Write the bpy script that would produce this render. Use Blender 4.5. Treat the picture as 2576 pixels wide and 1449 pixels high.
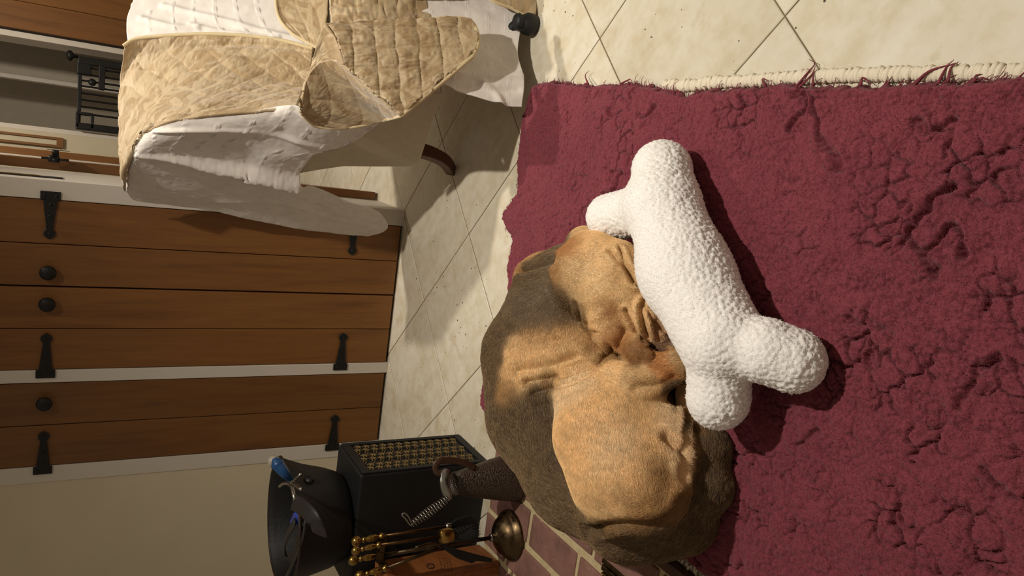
import bpy, math, random
import numpy as np
from mathutils import Matrix, Vector
from mathutils.bvhtree import BVHTree

random.seed(7); rng = np.random.default_rng(7)
SC = bpy.context.scene
for o in list(bpy.data.objects): bpy.data.objects.remove(o)

# ------------------------------------------------------------------ camera
W, H, FPX, HC = 2576, 1449, 1897.5, 1.112
_p, _r = math.radians(30.476), math.radians(1.933)
CD = np.array([0, math.cos(_p), -math.sin(_p)])
_u0 = np.array([0, math.sin(_p), math.cos(_p)]); _r0 = np.array([1.0, 0, 0])
CR = math.cos(_r)*_r0 + math.sin(_r)*_u0
CU = -math.sin(_r)*_r0 + math.cos(_r)*_u0
cam = bpy.data.cameras.new('camera'); cam.sensor_width = 36; cam.lens = FPX/W*36
cam.clip_start = .02
cam_o = bpy.data.objects.new('camera', cam); SC.collection.objects.link(cam_o)
cam_o.matrix_world = Matrix(((-CU[0], CR[0], -CD[0], 0), (-CU[1], CR[1], -CD[1], 0),
                             (-CU[2], CR[2], -CD[2], HC), (0, 0, 0, 1)))   # the phone was held on its side
SC.camera = cam_o

# ------------------------------------------------------------------ light and exposure
SC.view_settings.view_transform = 'Standard'; SC.view_settings.look = 'None'
SC.view_settings.gamma = 1; SC.view_settings.use_curve_mapping = False
SC.view_settings.exposure = 0.0
wd = bpy.data.worlds.new('room_ambience'); SC.world = wd; wd.use_nodes = True
wd.node_tree.nodes['Background'].inputs[0].default_value = (1.0, .83, .62, 1)
wd.node_tree.nodes['Background'].inputs[1].default_value = 0.21
def lamp(name, loc, target, power, size, angle, blend, col):
    l = bpy.data.lights.new(name, 'SPOT'); l.energy = power; l.color = col
    l.shadow_soft_size = size; l.spot_size = math.radians(angle); l.spot_blend = blend
    o = bpy.data.objects.new(name, l); SC.collection.objects.link(o); o.location = loc
    o.rotation_euler = (Vector(target)-Vector(loc)).to_track_quat('-Z', 'Y').to_euler()
    return o
lamp('ceiling_spot', (.92, 2.52, 2.35), (.85, 2.40, 0), 132, .03, 84, 1.0, (1, .93, .82))
lamp('ceiling_spot', (.80, 1.02, 2.40), (.45, 1.15, 0), 178, .03, 120, 1.0, (1, .94, .84))

lamp('hall_fill', (1.15, 3.35, 2.40), (1.05, 4.6, .7), 92, .05, 130, 1.0, (1, .90, .76))  # added lamp, itself unseen, to brighten the passage

# ------------------------------------------------------------------ geometry helpers
def ray(px, py):
    v = CD + (-(py-H/2)/FPX)*CR - ((px-W/2)/FPX)*CU
    return v
C0 = np.array([0, 0, HC])
def at(px, py, z=0.0):
    v = ray(px, py); return C0 + v*((z-HC)/v[2])
def atY(px, py, Y):
    v = ray(px, py); return C0 + v*(Y/v[1])
def atP(px, py, P, n):
    v = ray(px, py); n = np.asarray(n, float); return C0 + v*(((np.asarray(P)-C0)@n)/(v@n))
def proj(X):
    q = np.asarray(X, float)-C0; dd = q@CD
    return W/2 - (q@CU)/dd*FPX, H/2 - (q@CR)/dd*FPX
def zat(px, X, Y):
    lo, hi = -.2, 2.0
    for _ in range(40):
        m = (lo+hi)/2
        if proj((X, Y, m))[0] > px: lo = m
        else: hi = m
    return lo

def tag(o, label=None, cat=None, group=None, kind=None):
    if label: o['label'] = label
    if cat: o['category'] = cat
    if group: o['group'] = group
    if kind: o['kind'] = kind
    return o
def root(name, loc, label=None, cat=None, group=None, kind=None):
    o = bpy.data.objects.new(name, None); SC.collection.objects.link(o)
    o.location = [float(c) for c in loc]; o.empty_display_size = .05
    return tag(o, label, cat, group, kind)
def link(name, me, parent=None):
    o = bpy.data.objects.new(name, me); SC.collection.objects.link(o)
    if parent is not None:
        o.parent = parent
        if parent.type == 'EMPTY': o.matrix_parent_inverse = Matrix.Translation(parent.location).inverted()
    return o
def mk(name, V, F, mat, parent=None, smooth=False, bevel=0, solid=0, seg=2):
    me = bpy.data.meshes.new(name)
    V = np.asarray(V, float)
    me.from_pydata(V.tolist(), [], F.tolist() if hasattr(F, 'tolist') else F)
    me.materials.append(mat)
    if smooth: me.polygons.foreach_set('use_smooth', np.ones(len(me.polygons), bool))
    me.update()
    o = link(name, me, parent)
    if solid:
        m = o.modifiers.new('solid', 'SOLIDIFY'); m.thickness = abs(solid); m.offset = -1 if solid > 0 else 1
    if bevel:
        m = o.modifiers.new('bevel', 'BEVEL'); m.width = bevel; m.segments = seg; m.limit_method = 'ANGLE'
    return o
class MB:
    def __init__(s): s.V = []; s.F = []
    def add(s, V, F):
        n = len(s.V); s.V += [tuple(map(float, v)) for v in V]; s.F += [tuple(i+n for i in f) for f in F]; return s
    def box(s, c, ax, ay, az):
        c, ax, ay, az = (np.asarray(q, float) for q in (c, ax, ay, az))
        V = [c+i*ax+j*ay+k*az for k in (-1, 1) for j in (-1, 1) for i in (-1, 1)]
        F = [(0, 2, 3, 1), (4, 5, 7, 6), (0, 1, 5, 4), (2, 6, 7, 3), (0, 4, 6, 2), (1, 3, 7, 5)]
        if np.dot(np.cross(ax, ay), az) < 0: F = [f[::-1] for f in F]
        return s.add(V, F)
    def tube(s, P, R, n=10, closed=False, flat=1.0, upv=None):
        P = np.asarray(P, float); m = len(P)
        R = np.broadcast_to(np.asarray(R, float), (m,))
        T = np.gradient(P, axis=0); 
        if closed: T = np.roll(P, -1, 0)-np.roll(P, 1, 0)
        T /= np.linalg.norm(T, axis=1)[:, None]+1e-12
        a = np.array([0, 0, 1.0]) if abs(T[0][2]) < .9 else np.array([1.0, 0, 0])
        if upv is not None: a = np.asarray(upv, float)
        nrm = a - T[0]*(a@T[0]); nrm /= np.linalg.norm(nrm)
        V = []
        for i in range(m):
            nrm = nrm - T[i]*(nrm@T[i]); nrm /= np.linalg.norm(nrm)+1e-12
            b = np.cross(T[i], nrm)
            for k in range(n):
                t = 2*math.pi*k/n
                V.append(P[i]+R[i]*(math.cos(t)*nrm*flat+math.sin(t)*b))
        F = []
        for i in range(m if closed else m-1):
            for k in range(n):
                i2 = (i+1) % m
                F.append((i*n+k, i*n+(k+1) % n, i2*n+(k+1) % n, i2*n+k))
        if not closed:
            F.append(tuple(range(n))[::-1]); F.append(tuple((m-1)*n+k for k in range(n)))
        return s.add(V, F)
    def lathe(s, prof, base, axis=(0, 0, 1), n=24, cap=True):
        ax = np.asarray(axis, float); ax /= np.linalg.norm(ax)
        t = np.array([1.0, 0, 0]) if abs(ax[0]) < .9 else np.array([0, 1.0, 0])
        e1 = np.cross(ax, t); e1 /= np.linalg.norm(e1); e2 = np.cross(ax, e1)
        base = np.asarray(base, float); V = []; m = len(prof)
        for r, h in prof:
            for k in range(n):
                a = 2*math.pi*k/n
                V.append(base+ax*h+r*(math.cos(a)*e1+math.sin(a)*e2))
        F = [(i*n+k, i*n+(k+1) % n, (i+1)*n+(k+1) % n, (i+1)*n+k) for i in range(m-1) for k in range(n)]
        if cap: F += [tuple(range(n))[::-1], tuple((m-1)*n+k for k in range(n))]
        return s.add(V, F)
    def prism(s, poly, ext):          # poly: list of 3-D points, ext: vector
        n = len(poly); ext = np.asarray(ext, float)
        P = [np.asarray(p, float) for p in poly]
        nv = sum((np.cross(P[i]-P[0], P[(i+1) % n]-P[0]) for i in range(n)), np.zeros(3))
        if nv@ext < 0: P = P[::-1]
        F = [tuple(range(n))[::-1], tuple(range(n, 2*n))]+[(i, (i+1) % n, n+(i+1) % n, n+i) for i in range(n)]
        return s.add(P+[p+ext for p in P], F)
    def build(s, name, mat, parent=None, **k): return mk(name, s.V, s.F, mat, parent, **k)

def spline(pts, n, lin=False):
    P = np.asarray(pts, float)
    if len(P) == 2 or lin:
        d = np.r_[0, np.cumsum(np.linalg.norm(np.diff(P, axis=0), axis=1))]
        t = np.linspace(0, d[-1], n)
        return np.stack([np.interp(t, d, P[:, k]) for k in range(P.shape[1])], 1)
    Q = np.vstack([2*P[0]-P[1], P, 2*P[-1]-P[-2]])
    out = []
    for i in range(len(P)-1):
        p0, p1, p2, p3 = Q[i:i+4]
        t = np.linspace(0, 1, 24, endpoint=False)[:, None]
        out.append(.5*(2*p1+(p2-p0)*t+(2*p0-5*p1+4*p2-p3)*t**2+(3*p1-p0-3*p2+p3)*t**3))
    out = np.vstack(out+[P[-1:]])
    return spline(out, n, True)
def coons(c0, c1, d0, d1):
    """c0,c1: (nu,3) at v=0/1 ; d0,d1: (nv,3) at u=0/1 -> (nv,nu,3)"""
    nu, nv = len(c0), len(d0)
    u = np.linspace(0, 1, nu)[None, :, None]; v = np.linspace(0, 1, nv)[:, None, None]
    return ((1-v)*c0[None]+v*c1[None]+(1-u)*d0[:, None]+u*d1[:, None]
            - ((1-u)*(1-v)*c0[0]+u*(1-v)*c0[-1]+(1-u)*v*c1[0]+u*v*c1[-1]))
def gnormals(G):
    du = np.gradient(G, axis=1); dv = np.gradient(G, axis=0)
    n = np.cross(du, dv); return n/(np.linalg.norm(n, axis=2)[..., None]+1e-12)
def gfaces(nv, nu):
    i = np.arange(nv*nu).reshape(nv, nu)
    return np.stack([i[:-1, :-1], i[:-1, 1:], i[1:, 1:], i[1:, :-1]], -1).reshape(-1, 4)
def toward_cam(G, N):
    c = C0 - G; s = np.sign((c*N).sum(2).mean()); return N*s, s

# ---- noise
def _h(ix, iy, iz, seed):
    n = (ix.astype(np.int64)*374761393 + iy.astype(np.int64)*668265263 + iz.astype(np.int64)*2147483647 + seed*1274126177) & 0xffffffff
    n = ((n ^ (n >> 13))*1274126177) & 0xffffffff
    n = ((n ^ (n >> 16))*2246822519) & 0xffffffff
    return ((n ^ (n >> 15)) & 0xffffff)/float(0x1000000)
def vnoise(P, s, seed=0):
    P = np.asarray(P, float)/s; I = np.floor(P).astype(int); f = P-I; f = f*f*(3-2*f); r = 0
    for dx in (0, 1):
        for dy in (0, 1):
            for dz in (0, 1):
                w = (f[:, 0] if dx else 1-f[:, 0])*(f[:, 1] if dy else 1-f[:, 1])*(f[:, 2] if dz else 1-f[:, 2])
                r = r + w*_h(I[:, 0]+dx, I[:, 1]+dy, I[:, 2]+dz, seed)
    return r*2-1
def fbm(P, s, oct=3, seed=0):
    r = 0; a = 1
    for k in range(oct): r = r + a*vnoise(P, s/2**k, seed+k); a *= .5
    return r
def worley(P, s, seed=0, three=False):
    P = np.asarray(P, float)/s; I = np.floor(P).astype(int)
    f1 = np.full(len(P), 9.0); f2 = np.full(len(P), 9.0)
    zr = (-1, 0, 1) if three else (0,)
    for dx in (-1, 0, 1):
        for dy in (-1, 0, 1):
            for dz in zr:
                a, b, c = I[:, 0]+dx, I[:, 1]+dy, (I[:, 2]+dz if three else I[:, 2]*0)
                d = (a+_h(a, b, c, seed)-P[:, 0])**2+(b+_h(a, b, c, seed+1)-P[:, 1])**2
                if three: d = d+(c+_h(a, b, c, seed+2)-P[:, 2])**2
                f2 = np.minimum(f2, np.maximum(f1, d)); f1 = np.minimum(f1, d)
    return np.sqrt(f1), np.sqrt(f2)
def p3(x, y): return np.stack([x, y, np.zeros_like(x)], 1)

# ---- implicit bodies
def surface_nets(Fv, org, h):
    ins = Fv < 0
    nx, ny, nz = Fv.shape
    cs = np.zeros((nx-1, ny-1, nz-1), np.int8)
    for a in (0, 1):
        for b in (0, 1):
            for c in (0, 1): cs += ins[a:nx-1+a, b:ny-1+b, c:nz-1+c]
    act = (cs > 0) & (cs < 8)
    idx = -np.ones(act.shape, np.int32); cells = np.argwhere(act); idx[act] = np.arange(len(cells))
    acc = np.zeros((len(cells), 3)); cnt = np.zeros(len(cells))
    corners = [(a, b, c) for a in (0, 1) for b in (0, 1) for c in (0, 1)]
    for A in corners:
        for ax in range(3):
            if A[ax]: continue
            B = list(A); B[ax] = 1
            fa = Fv[cells[:, 0]+A[0], cells[:, 1]+A[1], cells[:, 2]+A[2]]
            fb = Fv[cells[:, 0]+B[0], cells[:, 1]+B[1], cells[:, 2]+B[2]]
            m = (fa < 0) != (fb < 0)
            t = np.where(m, fa/np.where(m, fa-fb, 1), 0)
            p = np.tile(np.array(A, float), (len(cells), 1)); p[:, ax] += t
            acc[m] += p[m]; cnt[m] += 1
    V = (cells+acc/cnt[:, None])*h+org
    Q = []
    for ax in range(3):
        o1, o2 = [(1, 2), (2, 0), (0, 1)][ax]
        s0 = [slice(None)]*3; s1 = [slice(None)]*3
        s0[ax] = slice(0, -1); s1[ax] = slice(1, None)
        a, b = ins[tuple(s0)], ins[tuple(s1)]
        e = np.argwhere(a != b)
        e = e[(e[:, o1] > 0) & (e[:, o2] > 0)]
        lim = np.array(act.shape)
        e = e[(e[:, o1] < lim[o1]) & (e[:, o2] < lim[o2])]
        q = []
        for d1, d2 in ((1, 1), (0, 1), (0, 0), (1, 0)):
            c = e.copy(); c[:, o1] -= d1; c[:, o2] -= d2
            q.append(idx[c[:, 0], c[:, 1], c[:, 2]])
        q = np.stack(q, 1)
        fl = ~a[e[:, 0], e[:, 1], e[:, 2]]
        q[fl] = q[fl][:, ::-1]
        Q.append(q)
    return V, np.vstack(Q)
class Implicit:
    """smooth union of tapered capsules on a voxel grid"""
    def __init__(s, lo, hi, h):
        s.lo = np.array(lo, float); s.h = h
        n = np.ceil((np.array(hi)-s.lo)/h).astype(int)+1
        s.F = np.full(n, .5, np.float32)
        s.ax = [s.lo[k]+h*np.arange(n[k]) for k in range(3)]
    def cap(s, p, r, q=None, r2=None, k=.02, sq=(1, 1, 1), sub=False):
        p = np.asarray(p, float); q = p if q is None else np.asarray(q, float); r2 = r if r2 is None else r2
        m = max(r, r2)/min(sq)+k+.03
        sl = []
        for a in range(3):
            l, hgh = min(p[a], q[a])-m, max(p[a], q[a])+m
            i0 = int(np.clip(np.searchsorted(s.ax[a], l), 0, len(s.ax[a]))); i1 = int(np.clip(np.searchsorted(s.ax[a], hgh), 0, len(s.ax[a])))
            sl.append(slice(i0, i1))
        X = s.ax[0][sl[0]][:, None, None]; Y = s.ax[1][sl[1]][None, :, None]; Z = s.ax[2][sl[2]][None, None, :]
        d = q-p; L = (d*d).sum()
        if L > 1e-9: t = np.clip(((X-p[0])*d[0]+(Y-p[1])*d[1]+(Z-p[2])*d[2])/L, 0, 1)
        else: t = 0*(X+Y+Z)
        D = np.sqrt(((X-p[0]-t*d[0])*sq[0])**2+((Y-p[1]-t*d[1])*sq[1])**2+((Z-p[2]-t*d[2])*sq[2])**2)-(r+(r2-r)*t*t*(3-2*t))
        B = s.F[tuple(sl)]
        if sub:
            D = -D; hh = np.maximum(k-np.abs(D-B), 0)/k; s.F[tuple(sl)] = np.maximum(B, D)+hh*hh*k*.25
        else:
            hh = np.maximum(k-np.abs(D-B), 0)/k; s.F[tuple(sl)] = np.minimum(B, D)-hh*hh*k*.25
    def chain(s, pts, k=.02, **kw):
        for (p, r), (q, r2) in zip(pts[:-1], pts[1:]): s.cap(p, r, q, r2, k=k, **kw)
    def mesh(s):
        for a in range(3):
            sl = [slice(None)]*3
            for e in (0, -1):
                sl[a] = e; s.F[tuple(sl)] = np.maximum(s.F[tuple(sl)], s.h)
        return surface_nets(s.F, s.lo, s.h)
def vnormals(V, Q):
    n = np.zeros_like(V)
    fn = np.cross(V[Q[:, 2]]-V[Q[:, 0]], V[Q[:, 3]]-V[Q[:, 1]])
    for k in range(4): np.add.at(n, Q[:, k], fn)
    return n/(np.linalg.norm(n, axis=1)[:, None]+1e-12)
def relax(V, Q, it=2, lam=.5):
    E = np.vstack([Q[:, [0, 1]], Q[:, [1, 2]], Q[:, [2, 3]], Q[:, [3, 0]]])
    for _ in range(it):
        a = np.zeros_like(V); c = np.zeros(len(V))
        np.add.at(a, E[:, 0], V[E[:, 1]]); np.add.at(c, E[:, 0], 1)
        np.add.at(a, E[:, 1], V[E[:, 0]]); np.add.at(c, E[:, 1], 1)
        V = V+lam*(a/c[:, None]-V)
    return V
def poly_dist(P, line):
    """distance of points to a 3-D polyline, and side-independent parameter"""
    d = np.full(len(P), 9.0)
    for a, b in zip(line[:-1], line[1:]):
        v = b-a; t = np.clip(((P-a)@v)/(v@v+1e-12), 0, 1)
        d = np.minimum(d, np.linalg.norm(P-a-t[:, None]*v, axis=1))
    return d
def strands(name, P, mat, parent, rad, cols=None):
    """P (n,k,3) hair curves"""
    n, k = P.shape[:2]
    hc = bpy.data.hair_curves.new(name); hc.add_curves([k]*n)
    hc.attributes['position'].data.foreach_set('vector', P.astype(np.float32).ravel())
    at_ = hc.attributes.get('radius') or hc.attributes.new('radius', 'FLOAT', 'POINT')
    r = np.linspace(1, .35, k)*rad
    at_.data.foreach_set('value', np.tile(r, n).astype(np.float32))
    if cols is not None:
        ca = hc.attributes.new('coat', 'FLOAT_COLOR', 'CURVE')
        ca.data.foreach_set('color', np.c_[cols, np.ones(n)].astype(np.float32).ravel())
    hc.materials.append(mat)
    return link(name, hc, parent)
def scatter(V, Q, n, mask=None):
    fn = np.cross(V[Q[:, 2]]-V[Q[:, 0]], V[Q[:, 3]]-V[Q[:, 1]])
    A = np.linalg.norm(fn, axis=1)*.5
    if mask is not None: A = A*mask
    i = rng.choice(len(Q), n, p=A/A.sum()); u, v = rng.random(n), rng.random(n)
    w = np.stack([(1-u)*(1-v), u*(1-v), u*v, (1-u)*v], 1)
    P = (V[Q[i]]*w[..., None]).sum(1)
    N = fn[i]/(np.linalg.norm(fn[i], axis=1)[:, None]+1e-12)
    return P, N, i, w

# ------------------------------------------------------------------ materials
def srgb(c):
    c = np.asarray(c, float)/255; return tuple(np.where(c <= .04045, c/12.92, ((c+.055)/1.055)**2.4))
class NT:
    def __init__(s, name):
        s.m = bpy.data.materials.new(name); s.m.use_nodes = True; s.t = s.m.node_tree; s.b = s.t.nodes['Principled BSDF']
    def n(s, typ, **kw):
        nd = s.t.nodes.new(typ)
        for k, v in kw.items():
            if k.startswith('_'): setattr(nd, k[1:], v)
            else: nd.inputs[k.replace('0', ' ')].default_value = v
        return nd
    def l(s, a, b): s.t.links.new(a, b)
    def coord(s, kind='Object', scale=(1, 1, 1)):
        tc = s.n('ShaderNodeTexCoord'); mp = s.n('ShaderNodeMapping'); mp.inputs['Scale'].default_value = scale
        s.l(tc.outputs[kind], mp.inputs['Vector']); return mp.outputs[0]
    def noise(s, vec, scale, detail=4, rough=.55, dist=0):
        nd = s.n('ShaderNodeTexNoise'); nd.inputs['Scale'].default_value = scale; nd.inputs['Detail'].default_value = detail
        nd.inputs['Roughness'].default_value = rough; nd.inputs['Distortion'].default_value = dist
        if vec is not None: s.l(vec, nd.inputs['Vector'])
        return nd.outputs['Fac']
    def ramp(s, fac, stops):
        r = s.n('ShaderNodeValToRGB'); e = r.color_ramp.elements
        while len(e) < len(stops): e.new(.5)
        for k, (p, c) in enumerate(stops): e[k].position = p; e[k].color = (*c, 1)
        s.l(fac, r.inputs[0]); return r.outputs[0]
    def mix(s, fac, a, b, mode='MIX'):
        m = s.n('ShaderNodeMix', _data_type='RGBA', _blend_type=mode)
        for sock, v in ((m.inputs[0], fac), (m.inputs[6], a), (m.inputs[7], b)):
            if isinstance(v, (int, float)): sock.default_value = v
            elif isinstance(v, tuple): sock.default_value = (*v, 1)
            else: s.l(v, sock)
        return m.outputs[2]
    def bump(s, h, strength=.3, dist=.01, prev=None):
        b = s.n('ShaderNodeBump'); b.inputs['Strength'].default_value = strength; b.inputs['Distance'].default_value = dist
        s.l(h, b.inputs['Height'])
        if prev is not None: s.l(prev, b.inputs['Normal'])
        return b.outputs[0]
    def out(s, col=None, rough=None, nrm=None, metal=None, spec=None, sheen=None):
        def put(k, v):
            i = s.b.inputs[k]
            if isinstance(v, (int, float)): i.default_value = v
            elif isinstance(v, tuple): i.default_value = (*v, 1)
            else: s.l(v, i)
        if col is not None: put('Base Color', col)
        if rough is not None: put('Roughness', rough)
        if metal is not None: put('Metallic', metal)
        if spec is not None: put('Specular IOR Level', spec)
        if sheen: s.b.inputs['Sheen Weight'].default_value = sheen; s.b.inputs['Sheen Roughness'].default_value = .5
        if nrm is not None: s.l(nrm, s.b.inputs['Normal'])
        return s.m
def simple(name, c, rough=.6, metal=0, var=.12, scale=14, bump=0, bscale=120, spec=.5, sheen=0):
    t = NT(name); v = t.coord(); c = srgb(c)
    n = t.noise(v, scale)
    col = t.ramp(n, [(.25, tuple(x*(1-var) for x in c)), (.75, tuple(min(1, x*(1+var)) for x in c))])
    nr = t.bump(t.noise(v, bscale), bump, .004) if bump else None
    return t.out(col, rough, nr, metal, spec, sheen)
def wood(name, c, dark, axis='Z', scale=1.0, rough=.5, rnd=.25):
    t = NT(name)
    sc = {'Z': (9, 9, .7), 'X': (.7, 9, 9), 'Y': (9, .7, 9)}[axis]
    v = t.coord('Object', tuple(s*scale for s in sc))
    oi = t.n('ShaderNodeObjectInfo')
    add = t.n('ShaderNodeVectorMath', _operation='ADD'); t.l(v, add.inputs[0])
    mul = t.n('ShaderNodeMath', _operation='MULTIPLY'); mul.inputs[1].default_value = 37; t.l(oi.outputs['Random'], mul.inputs[0]); t.l(mul.outputs[0], add.inputs[1])
    g = t.noise(add.outputs[0], 2.2, 6, .6, 1.2); g2 = t.noise(add.outputs[0], 14, 3, .6, .3)
    a, b = srgb(c), srgb(dark)
    col = t.ramp(g, [(.3, b), (.48, tuple((x*.35+y*.65) for x, y in zip(b, a))), (.7, a)])
    col = t.mix(.25, col, t.ramp(g2, [(.3, b), (.7, a)]))
    rr = t.ramp(oi.outputs['Random'], [(0, (1-rnd,)*3), (1, (1+rnd*.4,)*3)])
    col = t.mix(1.0, col, rr, 'MULTIPLY')
    return t.out(col, rough, t.bump(g2, .12, .003))
def metal(name, c, rough=.3, var=.3, bump=0):
    t = NT(name); v = t.coord(); c = srgb(c)
    col = t.ramp(t.noise(v, 30, 5), [(.3, tuple(x*(1-var) for x in c)), (.7, c)])
    rg = t.ramp(t.noise(v, 60, 3), [(.3, (rough*.7,)*3), (.7, (min(1, rough*1.5),)*3)])
    return t.out(col, rg, t.bump(t.noise(v, 200), bump, .002) if bump else None, 1.0)
M = {}
M['white'] = simple('white_paint', (205, 196, 184), .55, var=.03, scale=5, bump=.05)
M['wall'] = simple('wall_plaster', (206, 193, 168), .8, var=.04, scale=6, bump=.12, bscale=60)
M['cream'] = simple('cream_paint', (196, 184, 158), .7, var=.04)
M['grey'] = simple('grey_wall', (170, 160, 145), .8, var=.05)
M['door_wood'] = wood('waxed_pine', (130, 84, 34), (100, 60, 22), 'Z', 1.0, .55, .2)
M['dark_wood'] = wood('dark_stained_wood', (92, 48, 24), (40, 18, 9), 'Z', 1.4, .35)
M['iron'] = simple('black_iron', (20, 18, 18), .5, .3, .3, 40, .3, 150)
M['black'] = simple('black_paint', (9, 9, 10), .6, 0, .4, 30, .15)
M['gap'] = simple('shadow_gap', (22, 14, 8), .9)
# ------------------------------------------------------------------ floor: travertine tiles laid on the diagonal
def mat_tile():
    t = NT('travertine'); v = t.coord('Object'); oi = t.n('ShaderNodeObjectInfo')
    ad = t.n('ShaderNodeVectorMath', _operation='ADD'); t.l(v, ad.inputs[0])
    ml = t.n('ShaderNodeMath', _operation='MULTIPLY'); ml.inputs[1].default_value = 51; t.l(oi.outputs['Random'], ml.inputs[0]); t.l(ml.outputs[0], ad.inputs[1])
    a = ad.outputs[0]
    mp = t.n('ShaderNodeMapping'); mp.inputs['Scale'].default_value = (1, 2.6, 1); t.l(a, mp.inputs[0])
    n1 = t.noise(mp.outputs[0], 3.2, 6, .62, .6); n2 = t.noise(a, 26, 5, .6)
    col = t.ramp(n1, [(.25, srgb((204, 190, 158))), (.5, srgb((222, 211, 186))), (.75, srgb((234, 227, 209)))])
    col = t.mix(.35, col, t.ramp(n2, [(.35, srgb((206, 190, 154))), (.6, srgb((232, 225, 207)))]))
    stain = t.ramp(t.noise(a, 5.5, 4, .6, 1), [(.60, (0, 0, 0)), (.78, (1, 1, 1))])
    col = t.mix(stain, col, t.mix(.55, col, srgb((178, 150, 98))))
    chalk = t.ramp(t.noise(a, 38, 4, .7, 1.5), [(.66, (0, 0, 0)), (.70, (1, 1, 1))])
    cm = t.n('ShaderNodeMath', _operation='MULTIPLY'); cm.inputs[1].default_value = .55; t.l(chalk, cm.inputs[0])
    col = t.mix(cm.outputs[0], col, srgb((242, 236, 218)))
    vo = t.n('ShaderNodeTexVoronoi'); vo.inputs['Scale'].default_value = 42; vo.inputs['Randomness'].default_value = 1; t.l(a, vo.inputs['Vector'])
    dn = t.noise(a, 9, 2)
    thr = t.ramp(dn, [(.40, (.0, .0, .0)), (.68, (.13, .13, .13))])
    lt = t.n('ShaderNodeMath', _operation='LESS_THAN'); t.l(vo.outputs['Distance'], lt.inputs[0]); t.l(thr, lt.inputs[1])
    col = t.mix(lt.outputs[0], col, srgb((70, 52, 34)))
    rr = t.ramp(oi.outputs['Random'], [(0, (.76, .75, .73)), (.5, (.84, .84, .84)), (1, (.90, .90, .91))])
    col = t.mix(1.0, col, rr, 'MULTIPLY')
    iv = t.n('ShaderNodeMath', _operation='SUBTRACT'); iv.inputs[0].default_value = 1; t.l(lt.outputs[0], iv.inputs[1])
    b = t.bump(iv.outputs[0], .5, .002); b = t.bump(n2, .06, .004, b)
    return t.out(col, t.ramp(n2, [(.3, (.34,)*3), (.7, (.55,)*3)]), b, spec=.4)
M['tile'] = mat_tile()
M['grout'] = simple('grout', (112, 96, 70), .9, var=.2, scale=40)
ang = math.radians(-56.058); T1 = np.array([math.cos(ang), math.sin(ang)]); T2 = np.array([-math.sin(ang), math.cos(ang)])
TO1, TO2, TS = -2.1181, 1.7626, .4056
floor = MB().box((.6, 3.6, -.032), (3.2, 0, 0), (0, 4.2, 0), (0, 0, .03)).build('floor', M['grout'])
tag(floor, kind='structure')
hs = TS/2-.0016; e = .0022
tm = bpy.data.meshes.new('tile')
tv = [(-hs, -hs, -.006), (hs, -hs, -.006), (hs, hs, -.006), (-hs, hs, -.006)]
tv += [(x*(hs)/hs, y, -.0012) for x, y, _ in tv[:4]]
tv += [(math.copysign(hs-e, x), math.copysign(hs-e, y), 0) for x, y, _ in tv[:4]]
tm.from_pydata(tv, [], [(0, 1, 5, 4), (1, 2, 6, 5), (2, 3, 7, 6), (3, 0, 4, 7), (4, 5, 9, 8), (5, 6, 10, 9), (6, 7, 11, 10), (7, 4, 8, 11), (8, 9, 10, 11)])
tm.materials.append(M['tile']); ntile = 0
for i in range(-16, 18):
    for j in range(-16, 18):
        c = T1*(TO1+TS*(i+.5)) + T2*(TO2+TS*(j+.5))
        if not (-1.9 < c[0] < 2.7 and -.3 < c[1] < 6.3): continue
        if c[1] > 3.1 and c[0] < .1: continue
        t = link('tile', tm, floor); t.location = (c[0], c[1], random.uniform(-.0004, .0004)); t.rotation_euler = (0, 0, ang); ntile += 1

# ------------------------------------------------------------------ cupboard wall at the back
WA = np.array([.284, 2.719, 0]); WD = np.array([-.979, .206, 0]); WD /= np.linalg.norm(WD); WN = np.array([WD[1], -WD[0], 0]); WN = -WN if WN[1] > 0 else WN
UZ = np.array([0, 0, 1.0])
def wp(s, d, z): return WA+WD*s+WN*d+UZ*z
def wbox(mb, s0, s1, d0, d1, z0, z1): return mb.box(wp((s0+s1)/2, (d0+d1)/2, (z0+z1)/2), WD*(s1-s0)/2, WN*(d1-d0)/2, UZ*(z1-z0)/2)
ZT = 1.92
cup = root('fitted_cupboard', wp(.48, 0, 0), 'fitted cupboard with white frame and three plain pine plank doors on black hinges', 'cupboard')
fr = MB(); wbox(fr, 0, .0605, -.30, 0, 0, ZT); wbox(fr, .6115, .654, -.10, 0, 0, ZT); wbox(fr, .9435, 1.0, -.10, 0, 0, ZT); wbox(fr, .0605, .9435, -.10, 0, ZT-.06, ZT)
fr.build('frame', M['white'], cup, bevel=.002)
pl = MB(); wbox(pl, .0605, .9435, -.3, -.035, 0, ZT-.06); pl.build('carcass', M['gap'], cup)
sl = MB(); wbox(sl, -.0025, 0, -.085, -.045, 1.135, 1.80); sl = sl.build('lock_slot', M['gap'], cup)
sb = MB(); wbox(sb, -.0045, -.0025, -.075, -.055, 1.20, 1.79); sb.build('bolt_rod', metal('dull_brass', (150, 122, 66), .4), sl, bevel=.0008)
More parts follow.
